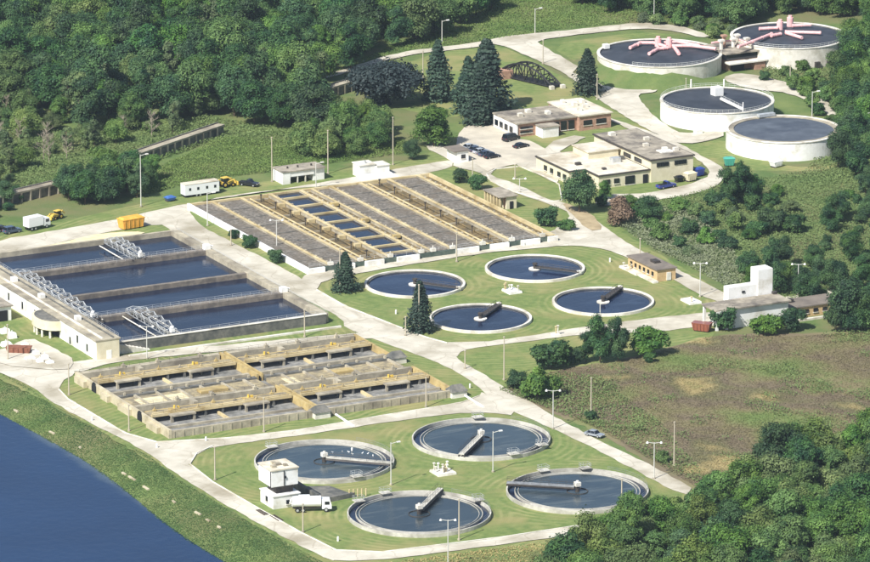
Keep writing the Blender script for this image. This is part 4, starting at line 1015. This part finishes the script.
# ------------------------------------------------------------------ poles and lamps
def pole(label, base, top, kind='lamp'):
    g = G(*base); h = max(3.0, (base[1]-top)/ (FPX*cos(PITCH)/ (Vector((g.x,g.y,0))-CAM).length))
    t = thing('light_pole' if kind != 'bare' else 'utility_pole', label, 'light pole' if kind != 'bare' else 'utility pole', tuple(g), group='poles about the plant')
    r = .14 if kind != 'bare' else .17
    MB().tube((g.x,g.y,-.2),(g.x,g.y,h),r,8,r*.7).build('pole', M_pole if kind != 'bare' else M_wood, t)
    MB().tube((g.x,g.y,-.1),(g.x,g.y,.35),.35,8).build('base', M_conc, t)
    if kind == 'lamp':
        MB().path([(g.x,g.y,h-.3),(g.x+1.3,g.y-.5,h+.1)],.07,5).build('arm', M_pole, t)
        MB().cbox(g.x+1.6,g.y-.6,h+.1,.8,.45,.22).build('lamp_head', M_white, t)
    elif kind == 'tee':
        for s in (-1,1):
            MB().path([(g.x,g.y,h-.2),(g.x+s*1.4*RT.x,g.y+s*1.4*RT.y,h)],.07,5).build('arm', M_pole, t)
            x, y = g.x+s*1.55*RT.x, g.y+s*1.55*RT.y
            MB().tube((x,y,h-.2),(x,y,h+.05),.32,10,.24).tube((x,y,h+.05),(x,y,h+.22),.24,10,.08).build('lamp_head', M_white, t)
    else:
        MB().tube((g.x,g.y,h-.05),(g.x,g.y,h+.15),.24,8).build('cap', M_wood, t)
for b, tp, k, lb in (
    ((141,207),155,'lamp','tall lamp post by the blue tarpaulin heap'), ((272,182),138,'bare','tall pale pole left of the white garage'), ((328,174),131,'bare','tall pale pole right of the white garage'),
    ((393,165),118,'bare','tall pale pole behind the small white filter building'), ((423,79),52,'bare','pale pole right of the dark purple tree'), ((442,44),21,'lamp','lamp post at the upper road left of the spruces'),
    ((535,34),9,'lamp','lamp post in the meadow above the upper road bend'), ((543,64),41,'bare','short pole beside the upper road above the black truss'), ((654,20),-2,'lamp','lamp post cut by the top edge'),
    ((597,100),75,'bare','pale pole beside the lone spruce'), ((686,91),79,'bare','thin pole behind the roof-cabin digester'), ((790,89),66,'bare','thin pole right of the control house'),
    ((812,117),92,'lamp','lamp post at the bend right of the white digesters'), ((862,135),114,'lamp','lamp post among trees at the right edge'), ((207.5,226),193,'lamp','lamp post at the left corner of the aeration basin'),
    ((231,246),230,'bare','short post between the shrubs left of the aeration basin'), ((276.7,249),220,'tee','twin lamp post on the left wall of the aeration basin'), ((316,188),163,'lamp','lamp post on the far wall of the aeration basin'),
    ((456.7,262),233,'bare','pale pole before the near wall of the aeration basin'), ((340,292),249,'bare','tall pale pole touching the first spruce on the lawn'), ((419,334),285,'bare','tall pale pole before the second spruce on the lawn'),
    ((405.6,336),317,'bare','short post at the lawn edge by the second spruce'), ((504,380),337,'bare','tall pole at the lawn edge beside the road fork'), ((465,369),351,'bare','short post on the lawn tip at the fork'),
    ((600,327),303,'lamp','lamp post before the clarifier nearest the pump house'), ((700,297),263,'tee','twin lamp post on the road before the tall white wall'), ((798,295),264,'tee','twin lamp post behind the brick annex'),
    ((640,256),239,'bare','pole behind the tan brick pump house'), ((591,414),378,'bare','pole standing in the brown scrub near the road'), ((674,466),422,'bare','tall pole in the brown scrub by the wood'),
    ((654,479),442,'tee','twin lamp post beside the diagonal road near the wood'), ((553,429),390,'tee','twin lamp post at the diagonal road above the large clarifiers'), ((493,472),431,'lamp','lamp post between the two right-hand large clarifiers'),
    ((391,485),442,'lamp','lamp post beside the tank with gulls'), ((459,540),499,'bare','pole behind the clarifier nearest the bottom edge'), ((448,571),519,'tee','twin lamp post cut by the bottom edge'),
    ((426,407),378,'bare','pole in the right end of the sedimentation block'), ((69,395),364,'bare','pole at the left corner of the sedimentation block lawn'), ((129,431),405,'bare','pole on the verge left of the sedimentation block'),
    ((264,432),398,'bare','pole before the near wall of the sedimentation block'), ((215,480),447,'bare','pole on the lawn left of the white tower'), ((303,532),504,'bare','pole at the kerb before the tanker lorry'),
    ((147,359),326,'tee','twin lamp post before the near wall of the blue basin'), ((304.6,337),310,'bare','pole at the right end of the blue basin near wall'), ((8,360),325,'bare','pole in the yard at the left edge'),
    ((519.6,193),178.5,'tee','short twin lamp on the small lawn before the workshop'), ((515,178),165,'bare','thin pole on the far edge of the small lawn'), ((472.6,176),159,'bare','thin pole beside the parked cars'),
    ((621.6,508),479,'bare','white pole at the near rim of the clarifier by the bushes')):
    pole(lb, b, tp, k)

# small roadside pieces
M_iron = mat('cast_iron', (60,52,46), (84,74,64), 1.5, .8)
for px, lb in (((262,513),'iron drain grate set in the river road left of the white tower'),((276,518.5),'iron drain grate set in the river road before the tanker lorry')):
    g = G(*px); t = thing('drain_grate', lb, 'drain', (g.x, g.y, .12)); 
    MB().box(g.x-.5,g.y-2.2,.1,g.x-.4,g.y+2.2,.28).box(g.x+.6,g.y-2.2,.1,g.x+.7,g.y+2.2,.28).build('frame', M_iron, t)
    for i in range(6): MB().box(g.x-.42,g.y-2.0+i*.75,.1,g.x+.62,g.y-1.7+i*.75,.26).build('bar', M_iron, t)
for px in ((396,314),(338,541),(206,441),(157,448),(300,377),(352,452),(268,392),(118,373),(524,246),(610,262),(92,421),(470,388)):
    g = G(*px); t = thing('marker_post', 'stubby white marker post at the lawn edge', 'marker post', tuple(g), group='white marker posts at the lawn edges')
    MB().tube((g.x,g.y,-.1),(g.x,g.y,.9),.22,8).build('post', M_white, t); MB().tube((g.x,g.y,.9),(g.x,g.y,1.1),.26,8,.1).build('cap', M_wrail, t)

# ------------------------------------------------------------------ vegetation
LEAF = {
    'mid':   leafmat('leaf_mid_green', (52,86,38), (100,132,58), .2, trans=.2),
    'deep':  leafmat('leaf_deep_green', (34,66,42), (74,108,54), .22, trans=.18),
    'olive': leafmat('leaf_olive', (72,98,48), (112,132,68), .22, trans=.2),
    'grey':  leafmat('leaf_grey_green', (82,104,66), (116,132,86), .2, trans=.3),
    'purple':leafmat('leaf_dark_purple', (42,54,54), (60,72,70), .1, trans=.15),
    'needle':leafmat('spruce_needles', (40,60,50), (66,86,68), .2, trans=.15),
    'rust':  leafmat('leaf_rust_brown', (108,90,68), (136,112,86), .15),
}
def quads_mesh(name, P, Nn, size, rng, material, aspect=0.72):
    """leaf clumps: one small four-cornered face for each point, facing roughly Nn"""
    k = len(P)
    a = rng.normal(size=(k,3)); t1 = np.cross(Nn, a); t1 /= np.linalg.norm(t1, axis=1, keepdims=True)+1e-9
    t2 = np.cross(Nn, t1); t2 /= np.linalg.norm(t2, axis=1, keepdims=True)+1e-9
    s = (size*rng.uniform(.65,1.35,size=k))[:,None]
    bend = Nn*s*.22
    V = np.stack([P-t1*s, P+t2*s*aspect-bend, P+t1*s, P-t2*s*aspect-bend], 1).reshape(-1,3)
    me = bpy.data.meshes.new(name)
    me.vertices.add(4*k); me.vertices.foreach_set('co', V.astype(np.float32).ravel())
    me.loops.add(4*k); me.loops.foreach_set('vertex_index', np.arange(4*k, dtype=np.int32))
    me.polygons.add(k); me.polygons.foreach_set('loop_start', np.arange(0,4*k,4,dtype=np.int32)); me.polygons.foreach_set('loop_total', np.full(k,4,dtype=np.int32))
    me.materials.append(material); me.update(calc_edges=True); return me
def unit(rng, n):
    d = rng.normal(size=(n,3)); return d/np.linalg.norm(d, axis=1, keepdims=True)
def crown(name, seed, rx, zc, rz, nl, n, size, material, lobe=(.26,.46), flat=1.0):
    rng = np.random.default_rng(seed)
    d = unit(rng, nl)
    rad = rng.uniform(.35,.82,size=(nl,1)); C = d*rad*np.array([rx,rx*flat,rz])+np.array([0,0,zc])
    lr = rng.uniform(*lobe, size=nl)*rx*rng.choice([.7,1,1.15], size=nl)
    w = lr**2; idx = rng.choice(nl, size=n, p=w/w.sum())
    dd = unit(rng, n); dd[:,2] = np.where(dd[:,2] < -.45, -dd[:,2], dd[:,2])
    st = rng.uniform(.7,1.35,size=(nl,3))
    P = C[idx]+dd*st[idx]*(lr[idx]*np.clip(rng.normal(.9,.2,size=n),.3,1.5))[:,None]*np.array([1,1,.85])
    P += rng.normal(size=(n,3))*rx*.02
    P[:,2] = np.maximum(P[:,2], .15)
    Nn = dd*1.0+rng.normal(size=(n,3))*.38+np.array([0,0,.35]); Nn /= np.linalg.norm(Nn, axis=1, keepdims=True)
    return quads_mesh(name, P, Nn, size, rng, material), C
def trunk_mesh(seed, h, r, C, mt=None, n=7):
    m = MB(); rr = random.Random(seed)
    top = (rr.uniform(-.3,.3), rr.uniform(-.3,.3), h)
    m.tube((0,0,-.4),(top[0]*.5,top[1]*.5,h*.5),r,7,r*.72).tube((top[0]*.5,top[1]*.5,h*.5),top,r*.72,7,r*.3)
    for c in C[:n]:
        z = rr.uniform(.35,.8)*h; q = Vector(c); q.z = max(q.z, z+.3); m.tube((top[0]*z/h,top[1]*z/h,z), q, r*.38, 5, r*.12)
    return m.mesh('trunk', mt or M_bark)
def conifer(seed, h, r, material, n=3600):
    rng = np.random.default_rng(seed)
    a0 = rng.uniform(0,2*pi,size=n); t = rng.uniform(0,1,size=n)**.75; lay = np.floor(t*17)/17+rng.uniform(0,.028,size=n)
    z = .04*h+lay*h*.96; R = r*((1-lay)**.8*(.62+.55*np.sin(lay*23+a0*2+seed)**2)*(1+.18*np.cos(a0-seed))+.05)*np.where(rng.uniform(size=n)<.75, rng.uniform(.65,1.05,size=n), rng.uniform(.2,.7,size=n))
    a = a0; a = np.round(a*6/(2*pi)+lay*9)/6*2*pi+rng.normal(size=n)*.34
    P = np.stack([R*np.cos(a),R*np.sin(a),z-.18*R+rng.normal(size=n)*.08],1)
    Nn = np.stack([np.cos(a)*.55,np.sin(a)*.55,np.full(n,.75)],1)+rng.normal(size=(n,3))*.35; Nn /= np.linalg.norm(Nn,axis=1,keepdims=True)
    return quads_mesh('crown', P, Nn, .30, rng, material), MB().tube((0,0,-.3),(0,0,h*.97),.26,7,.05).mesh('trunk', M_bark)
def dead_tree(seed):
    rr = random.Random(seed); m = MB(); m.tube((0,0,-.3),(0,0,8.5),.2,6,.05); b = MB()
    for i in range(26):
        z = 2+rr.random()*6; a = rr.uniform(0,6.28); L = rr.uniform(1.2,3.2)*(1-.05*z); p = Vector((cos(a)*L, sin(a)*L, z+L*.7)); b.tube((0,0,z),p,.09,5,.03)
        for k in range(4): b.tube(Vector((0,0,z)).lerp(p,.45+.15*k), p+Vector((rr.uniform(-.8,.8),rr.uniform(-.8,.8),rr.uniform(.2,1.0))), .05, 4, .015)
    return b.mesh('crown', M_barkg), m.mesh('trunk', M_barkg)

PROTO = {}
def proto(key, *variants): PROTO[key] = list(variants)
def dec(seed, rx, zc, rz, h, mt, n=13000, nl=34, size=.24, **k):
    c, C = crown('crown', seed, rx, zc, rz, nl, n, size, LEAF[mt], **k); return c, trunk_mesh(seed, h, .24, C)
proto('broad_mid', dec(1,4.6,6.0,5.6,9,'mid'), dec(2,4.2,6.4,6.0,9.5,'mid',nl=28), dec(3,5.0,5.6,5.2,8,'mid',nl=40))
proto('broad_deep', dec(4,4.6,6.0,5.8,9,'deep'), dec(5,4.2,6.6,6.2,10,'deep',nl=28), dec(6,5.1,5.4,5.0,8,'deep',nl=42))
proto('broad_olive', dec(7,4.3,5.6,5.2,8,'olive'), dec(8,4.7,5.2,4.8,8,'olive',nl=40))
proto('slim_grey', dec(9,2.6,5.8,5.6,10,'grey',n=3600,nl=24,size=.26), dec(10,2.9,5.4,5.2,9.5,'grey',n=3200,nl=20,size=.26))
proto('purple', dec(11,8.6,5.6,5.8,8,'purple',n=17000,nl=60,size=.38,lobe=(.18,.32)))
proto('rust', dec(12,3.4,3.4,3.2,4.5,'rust',n=3600,nl=22,size=.28))
proto('spruce', conifer(13,12,3.1,LEAF['needle'],5200), conifer(14,13,3.5,LEAF['needle'],5600), conifer(17,11.5,3.6,LEAF['needle'],5200))
proto('dead', dead_tree(15), dead_tree(16))
def shr(seed, rx, zc, rz, mt, n=4600, nl=22, size=.21): 
    c, C = crown('foliage', seed, rx, zc, rz, nl, n, size, LEAF[mt]); return c, trunk_mesh(seed, zc, .1, C)
proto('shrub_deep', shr(21,2.4,2.1,2.1,'deep'), shr(22,2.6,1.9,2.0,'deep'))
proto('shrub_mid', shr(23,2.4,2.2,2.2,'mid'), shr(24,2.6,2.0,2.0,'mid'))
proto('shrub_olive', shr(25,2.4,1.8,1.8,'olive'), shr(26,2.9,1.5,1.6,'grey'))
CNT = [0]
def plant(key, pos, s, label, cat='tree', group=None, sz=None, name=None):
    CNT[0] += 1; rr = random.Random(CNT[0]*17+3)
    cm, tm = rr.choice(PROTO[key]); z = gz(pos[0], pos[1])
    nm = name or ('spruce_tree' if key == 'spruce' else 'dead_tree' if key == 'dead' else 'shrub' if key.startswith('shrub') else {'broad_deep':'dense_tree','slim_grey':'slim_tree','broad_olive':'pale_tree'}.get(key,'leafy_tree'))
    t = thing(nm, label, cat, (pos[0], pos[1], z), rr.uniform(0,6.28), group); w = s*(1.25 if key == 'spruce' else 1.0); t.scale = (w*rr.uniform(.92,1.1), w*rr.uniform(.92,1.1), sz or s*rr.uniform(.85,1.2))
    inst(tm, 'trunk' if not key.startswith('shrub') else 'stems', t); inst(cm, 'crown' if not key.startswith('shrub') else 'foliage', t)
    return t
def inside(poly, x, y):
    c = False; j = len(poly)-1
    for i in range(len(poly)):
        a, b = poly[i], poly[j]
        if (a[1] > y) != (b[1] > y) and x < (b[0]-a[0])*(y-a[1])/(b[1]-a[1])+a[0]: c = not c
        j = i
    return c
def darts(px, spacing, seed, tries=9000, maxn=400):
    poly = [tuple(G(*p)[:2]) for p in px]; r = random.Random(seed); out = []
    x0, x1 = min(p[0] for p in poly), max(p[0] for p in poly); y0, y1 = min(p[1] for p in poly), max(p[1] for p in poly)
    cell = {}
    for _ in range(tries):
        x, y = r.uniform(x0,x1), r.uniform(y0,y1)
        if not inside(poly, x, y): continue
        ci, cj = int(x//spacing), int(y//spacing)
        if any(hypot(x-a, y-b) < spacing for i in (-1,0,1) for j in (-1,0,1) for a, b in cell.get((ci+i,cj+j), ())): continue
        cell.setdefault((ci,cj), []).append((x,y)); out.append((x,y))
        if len(out) >= maxn: break
    return out
def wood(px, spacing, seed, mix, smin, smax, label, group):
    r = random.Random(seed*31+1)
    for p in darts(px, spacing, seed):
        k = r.choices([m[0] for m in mix], [m[1] for m in mix])[0]
        lb = label[k] if isinstance(label, dict) else label
        plant(k, p, r.uniform(smin, smax), lb, 'shrub' if k.startswith('shrub') else 'tree', group)
FL = lambda where: {'broad_mid':'mid-green leafy tree '+where, 'broad_deep':'deep green leafy tree '+where, 'broad_olive':'yellowish olive leafy tree '+where, 'slim_grey':'slim grey-green tree '+where,
                    'dead':'bare grey dead tree '+where, 'shrub_deep':'deep green shrub '+where, 'shrub_mid':'mid-green shrub '+where, 'shrub_olive':'pale olive shrub '+where, 'spruce':'spruce '+where}
# the big wood at upper left, and the scrubby edge before it
wood([(-30,118),(30,112),(90,130),(140,128),(215,112),(262,128),(312,138),(330,112),(318,86),(392,50),(440,36),(470,22),(500,8),(506,-12),(-30,-12)], 7.3, 1,
     (('broad_deep',5),('broad_mid',3.4),('broad_olive',.9),('slim_grey',.7)), .85, 1.35, FL('in the dense wood at upper left'), 'trees of the upper left wood')
wood([(-30,190),(0,186),(40,170),(100,150),(150,140),(205,122),(215,112),(140,128),(90,130),(30,112),(-30,118)], 6.0, 2,
     (('slim_grey',3.4),('broad_olive',1.6),('dead',3.2),('broad_mid',1.5),('shrub_olive',2)), .55, .85, FL('on the scrubby edge behind the raised flume'), 'scrub trees behind the flume')
wood([(62,200),(80,206),(110,203),(148,196),(152,180),(128,172),(96,178),(70,188)], 4.6, 3, (('broad_deep',3),('broad_mid',2)), .55, .85, FL('clumped before the flume'), 'clump before the flume')
wood([(-20,222),(14,212),(26,196),(6,190),(-20,194)], 4.6, 4, (('broad_deep',3),('shrub_deep',2)), .5, .75, FL('at the left edge below the flume'), 'left edge clump')
wood([(300,150),(312,162),(352,158),(380,150),(388,130),(345,124),(318,132)], 5.2, 5, (('broad_olive',2.4),('broad_mid',2)), .62, .85, FL('between the flume stub and the tall poles'), 'trees behind the poles')
# far trees along the top edge
wood([(548,-2),(590,6),(606,14),(628,8),(640,22),(700,24),(742,28),(760,14),(850,20),(880,34),(880,-14),(548,-14)], 6.0, 6, (('broad_deep',4),('broad_mid',2)), .75, 1.05, FL('in the row along the top edge'), 'trees along the top edge')
wood([(838,112),(846,74),(852,48),(880,44),(880,170),(850,160)], 5.2, 7, (('broad_mid',3),('broad_deep',2.5),('shrub_mid',1)), .6, .9, FL('beside the farthest digester at the right edge'), 'trees right of the digesters')
wood([(842,200),(880,190),(880,330),(842,332),(800,298),(752,292),(748,274),(790,264),(826,244)], 5.4, 8, (('broad_deep',3),('shrub_deep',3),('shrub_mid',2),('broad_mid',1.2)), .5, .72, FL('in the thicket behind the white shed'), 'thicket behind the white shed')
wood([(600,206),(640,214),(700,206),(780,196),(800,208),(752,246),(700,262),(650,240)], 7.0, 9, (('shrub_olive',3),('shrub_mid',3),('shrub_deep',2)), .7, 1.15, FL('in the rough beyond the diagonal road'), 'shrubs in the rough')
wood([(640,22),(700,26),(740,32),(716,40),(690,30),(640,24)], 4.5, 10, (('shrub_mid',2),('shrub_olive',2)), .7, 1.1, FL('along the upper loop road'), 'shrubs along the loop road')
wood([(760,80),(800,70),(838,100),(846,120),(830,130),(800,96)], 7.0, 11, (('shrub_mid',2),('shrub_deep',1)), .6, .95, FL('on the slope below the farthest digester'), 'shrubs below the digester')
# wood at lower right
wood([(548,600),(570,566),(640,536),(700,528),(736,492),(790,462),(880,448),(880,640),(548,640)], 6.4, 12, (('broad_mid',4.2),('broad_deep',1.2),('broad_olive',2.2)), .74, 1.05, FL('in the wood at lower right'), 'trees of the lower right wood')
wood([(640,530),(690,502),(720,488),(732,496),(700,528)], 4.4, 13, (('shrub_mid',2),('shrub_olive',1),('shrub_deep',1)), .8, 1.1, FL('fringing the lower right wood'), 'fringe of the lower right wood')
# single trees and shrubs
for key, px, s, lb in (
    ('purple',(386,105),1.15,'wide dark purple tree on the lawn below the upper road'),
    ('spruce',(438,100),1.3,'dark spruce left of the tall spruce pair'), ('spruce',(468,113),1.3,'lower spruce of the pair by the car park'), ('spruce',(486,112),1.7,'tallest spruce of the pair by the car park'), ('spruce',(480,124),1.25,'foremost spruce at the car park corner'),
    ('spruce',(587,94),1.0,'lone spruce at the fork above the workshop'), ('spruce',(345,291),.92,'dark spruce on the lawn left of the clarifiers'), ('spruce',(420,332),.95,'dark spruce at the lawn edge before the leftmost clarifier'),
    ('broad_mid',(434,147),1.15,'round mid-green tree beside the car park entrance'), ('broad_mid',(342,142),.95,'pale green tree by the flume stub'), ('broad_olive',(330,120),.75,'olive tree below the flume stub'),
    ('broad_deep',(412,160),.5,'small dark tree at the entrance road'), ('shrub_deep',(461,183),.85,'round shrub nearest the entrance road'), ('shrub_deep',(478,189),.98,'round clipped shrub left of the tan shed'),
    ('shrub_deep',(547,226),1.2,'round dark shrub at the right corner of the aeration basin'), ('shrub_mid',(565,231),.8,'small upright shrub beside the round dark shrub'),
    ('broad_deep',(579,213),.9,'dark round tree before the workshop corner'), ('broad_mid',(604,200),.42,'small tree before the cream wall'), ('rust',(620,226),1.1,'rust-brown tree beside the diagonal road'), ('broad_deep',(648,222),.68,'dark green tree right of the rust-brown tree'), ('broad_mid',(630,212),.5,'green tree behind the rust-brown tree'),
    ('shrub_deep',(249,248),.75,'round shrub between the lamp and short post on the bank'), ('shrub_deep',(276,263),.85,'round shrub at the lower left of the aeration basin'), ('shrub_deep',(233,238),.55,'small shrub nearest the junction'),
    ('broad_deep',(742,202),.86,'large dark tree before the nearest digester'), ('broad_deep',(728,206),.7,'dark tree at the drive end'), ('broad_deep',(752,200),.62,'dark tree before the white bin'), ('shrub_deep',(722,212),1.1,'dark shrub below the large tree at the drive end'), ('shrub_deep',(770,232),1.5,'dark low thicket mound in the rough'), ('shrub_deep',(792,232),1.35,'dark low thicket mound right in the rough'), ('shrub_deep',(757,236),1.0,'dark small mound in the rough'),
    ('broad_deep',(848,330),.95,'round dark tree right of the brick annex'), ('broad_deep',(836,332),.62,'smaller round tree against the annex end'), ('broad_mid',(862,330),.85,'green tree at the right edge below the annex'),
    ('shrub_deep',(724,330),1.2,'shrub before the open bay of the white shed'), ('shrub_mid',(765,335),1.35,'shrub before the middle of the white shed'), ('shrub_deep',(792,330),1.25,'shrub at the right end of the white shed'),
    ('broad_deep',(600,362),.82,'dense round tree beside the lamp at the road'), ('broad_deep',(618,361),.74,'dense round tree right of its twin at the road'), ('broad_deep',(586,362),.6,'small dense tree left of the round pair'), ('shrub_mid',(648,355),1.7,'upright bush right of the dense round trees'), ('shrub_deep',(650,362),.6,'small bush below the upright bush'),
    ('shrub_deep',(551,368),1.9,'dark bush standing left of the dense round trees'), ('shrub_deep',(572,364),1.15,'low bush between the dark bush and the round trees'), ('shrub_deep',(517,388),1.15,'dark bush nearest the road fork'), ('shrub_mid',(537,400),1.65,'wide bush by the diagonal road'), ('shrub_mid',(549,398),1.2,'bush right of the wide bush'),
    ('shrub_deep',(591,420),.55,'small bush at the foot of the scrub pole'), ('shrub_mid',(662,462),.7,'bush beside the twin lamp near the wood'),
    ('broad_deep',(838,168),.75,'dark tree overhanging the right of the nearest digester'), ('broad_deep',(858,178),.85,'dark tree at the right edge beyond the nearest digester'),
    ('shrub_mid',(806,90),1.1,'bush beside the thin pole at the bend'), ('broad_mid',(838,84),.85,'tree overlapping the right wall of the farthest digester')):
    plant(key, G(*px), s, lb, 'shrub' if key.startswith('shrub') else 'tree')

# uncountable cover: tall grass, reeds, scrub, bank weeds
def covermat(name, cols, scale, trans=.25, fine=.5):
    m = bpy.data.materials.new(name); m.use_nodes = True; nt = m.node_tree; N = nt.nodes; L = nt.links
    b = N['Principled BSDF']; b.inputs['Roughness'].default_value = .8; b.inputs['Specular IOR Level'].default_value = .15
    geo = N.new('ShaderNodeNewGeometry'); n = N.new('ShaderNodeTexNoise'); n.inputs['Scale'].default_value = scale; n.inputs['Detail'].default_value = 7; n.inputs['Roughness'].default_value = fine
    L.new(geo.outputs['Position'], n.inputs['Vector']); r = N.new('ShaderNodeValToRGB'); L.new(n.outputs['Fac'], r.inputs['Fac'])
    e = r.color_ramp.elements; k = len(cols)
    while len(e) < k: e.new(.5)
    for i, c in enumerate(cols): e[i].position = .30+.42*i/(k-1); e[i].color = lin(*c)
    L.new(r.outputs['Color'], b.inputs['Base Color'])
    if trans:
        tr = N.new('ShaderNodeBsdfTranslucent'); L.new(r.outputs['Color'], tr.inputs['Color']); mx = N.new('ShaderNodeMixShader'); mx.inputs[0].default_value = trans
        L.new(b.outputs[0], mx.inputs[1]); L.new(tr.outputs[0], mx.inputs[2]); L.new(mx.outputs[0], N['Material Output'].inputs['Surface'])
    return m
def vnoise(X, Y, cell, rng):
    g = rng.uniform(size=(64,64)); x, y = X/cell, Y/cell; i, j = np.floor(x).astype(int), np.floor(y).astype(int); u, v = x-i, y-j; u = u*u*(3-2*u); v = v*v*(3-2*v)
    q = lambda a, b: g[(i+a) % 64, (j+b) % 64]
    return (q(0,0)*(1-u)+q(1,0)*u)*(1-v)+(q(0,1)*(1-u)+q(1,1)*u)*v
def pts_in(px, dens, rng):
    poly = [tuple(G(*p)[:2]) for p in px]
    P = np.array(poly); x0, y0 = P.min(0); x1, y1 = P.max(0); n = int((x1-x0)*(y1-y0)*dens)
    X = rng.uniform(x0,x1,n); Y = rng.uniform(y0,y1,n); ok = np.zeros(n, bool); j = len(poly)-1
    for i in range(len(poly)):
        a, b = poly[i], poly[j]
        with np.errstate(divide='ignore', invalid='ignore'):
            c = ((a[1] > Y) != (b[1] > Y)) & (X < (b[0]-a[0])*(Y-a[1])/(b[1]-a[1])+a[0])
        ok ^= c; j = i
    return X[ok], Y[ok]
def cover(name, label, cat, px, dens, h, size, seed, material, tilt=.5, patch=.45):
    """low herb growth: small leaf clumps at uneven heights, thinned out in patches"""
    rng = np.random.default_rng(seed); X, Y = pts_in(px, dens, rng)
    f = .6*vnoise(X,Y,9.0,rng)+.4*vnoise(X,Y,2.6,rng); keep = rng.uniform(size=len(X)) < ((1-patch)+patch*1.8*f if patch < .9 else np.clip((f-.56)*6,0,1))
    X, Y, f = X[keep], Y[keep], f[keep]; k = len(X)
    Z = np.array([gz(x, y) for x, y in zip(X, Y)])+.04+h*(.25+1.1*f**1.5)*rng.uniform(0,1,k)**.7
    Nn = np.array([0,0,1.0])+rng.normal(size=(k,3))*tilt; Nn[:,2] = np.abs(Nn[:,2]); Nn /= np.linalg.norm(Nn,axis=1,keepdims=True)
    me = quads_mesh(name, np.stack([X,Y,Z],1), Nn, size, rng, material)
    o = bpy.data.objects.new(name, me); COL.objects.link(o); setp(o, label, cat, kind='stuff')
C_field = covermat('scrub_stems', [(104,124,70),(112,126,74),(120,124,80),(126,118,86),(118,106,86),(116,112,80),(164,148,104),(124,130,80)], .035)
C_mead = covermat('meadow_grass', [(92,120,64),(110,134,72),(126,144,82),(102,128,68)], .05, .3)
C_reed = covermat('reed_blades', [(126,138,104),(146,152,122),(134,142,106),(156,160,126)], .07, .35)
C_bank = covermat('bank_weeds', [(70,96,56),(82,108,62),(94,116,66),(76,102,58)], .09)
C_green = covermat('rank_growth', [(102,124,74),(122,140,88),(112,130,80),(138,148,100)], .06, .3)
C_dry = covermat('dry_grass', [(150,142,96),(172,158,108),(128,130,78)], .06)
M_field = covermat('brown_field', [(104,124,70),(112,126,74),(120,124,80),(126,118,86),(118,106,86),(116,112,80),(164,148,104),(124,130,80)], .035, 0)
sheet('scrub_field', [(496,390),(545,372),(640,356),(712,334),(800,334),(880,330),(880,440),(800,460),(720,490),(690,490),(600,433)], M_field, z=.045, amp=.6)
cover('field_scrub', 'brown and olive dry scrub covering the field right of the diagonal road', 'scrub', [(500,390),(545,373),(640,357),(712,336),(800,336),(880,332),(880,440),(800,462),(720,492),(694,486),(600,430)], 13.0, .3, .16, 1, C_field, .3)
cover('field_weeds', 'taller olive weed clumps dotted over the scrub field', 'weeds', [(500,390),(545,373),(640,357),(712,336),(800,336),(880,332),(880,440),(800,462),(720,492),(694,486),(600,430)], 7.0, 1.1, .2, 21, C_green, .6, .97)
cover('field_growth', 'green rank growth along the near edge of the scrub field', 'scrub', [(498,390),(520,380),(560,372),(600,376),(622,396),(660,424),(700,470),(700,486),(600,429)], 5.0, 1.0, .24, 2, C_green)
cover('reed_bed', 'pale grey-green reed bed beyond the diagonal road', 'reeds', [(612,222),(640,206),(690,214),(730,246),(745,278),(735,292),(690,268),(650,248)], 12.0, 1.7, .24, 3, C_reed, 1.0)
cover('rough_grass_cover', 'tangled green growth between the shrubs beyond the workshop', 'undergrowth', [(610,210),(660,202),(720,186),(800,172),(880,165),(880,340),(800,300),(745,296),(700,250)], 9.0, 1.0, .23, 4, C_green)
cover('marsh_grass', 'tall green marsh grass between the flume and the garages', 'marsh grass', [(140,198),(200,180),(280,172),(330,164),(420,152),(400,140),(330,146),(290,142),(220,140),(160,168)], 14.0, 1.4, .2, 5, C_mead, .8, .25)
cover('hill_meadow', 'green meadow sloping above the upper road', 'meadow', [(330,74),(400,52),(480,42),(560,30),(640,22),(700,28),(760,34),(740,24),(640,10),(560,-4),(500,2),(460,22),(400,44)], 8.0, .9, .22, 6, C_mead)
cover('bank_growth', 'weedy green growth on the river bank', 'bank weeds', [(-40,352),(27,386),(57,409),(149,456),(178,479),(249,522),(330,566),(300,600),(236,566),(120,494),(0,420),(-40,396)], 18.0, .2, .15, 7, C_bank, .25)
cover('digester_rough', 'rough grass around the digesters and right-hand slope', 'rough grass', [(730,40),(880,30),(880,180),(800,176),(842,130),(846,110),(820,92),(770,78)], 5.0, .9, .28, 8, C_green)
cover('edge_growth', 'weedy growth below the flume', 'undergrowth', [(-30,214),(30,200),(110,178),(150,164),(215,142),(300,150),(300,130),(205,118),(140,130),(80,130),(-30,120)], 6.0, 1.2, .28, 9, C_green)
cover('lower_growth', 'pale dry grass below the bottom road', 'rough grass', [(340,566),(397,562),(590,536),(640,524),(640,560),(560,620),(340,620)], 7.0, .35, .22, 10, C_dry)

# ------------------------------------------------------------------ the air
def haze():
    m = bpy.data.materials.new('summer_haze'); m.use_nodes = True; nt = m.node_tree; N = nt.nodes
    for n in list(N):
        if n.type != 'OUTPUT_MATERIAL': N.remove(n)
    v = N.new('ShaderNodeVolumePrincipled'); v.inputs['Color'].default_value = (.70,.84,1.0,1); v.inputs['Density'].default_value = 0.000027; v.inputs['Anisotropy'].default_value = 0.0
    nt.links.new(v.outputs[0], [n for n in N if n.type == 'OUTPUT_MATERIAL'][0].inputs['Volume'])
    b = MB(); b.box(-3600,-3600,-7,3600,3600,412); o = b.build('haze', m); setp(o, 'thin pale summer haze over the whole valley', 'haze', kind='stuff'); o.visible_shadow = True
haze()
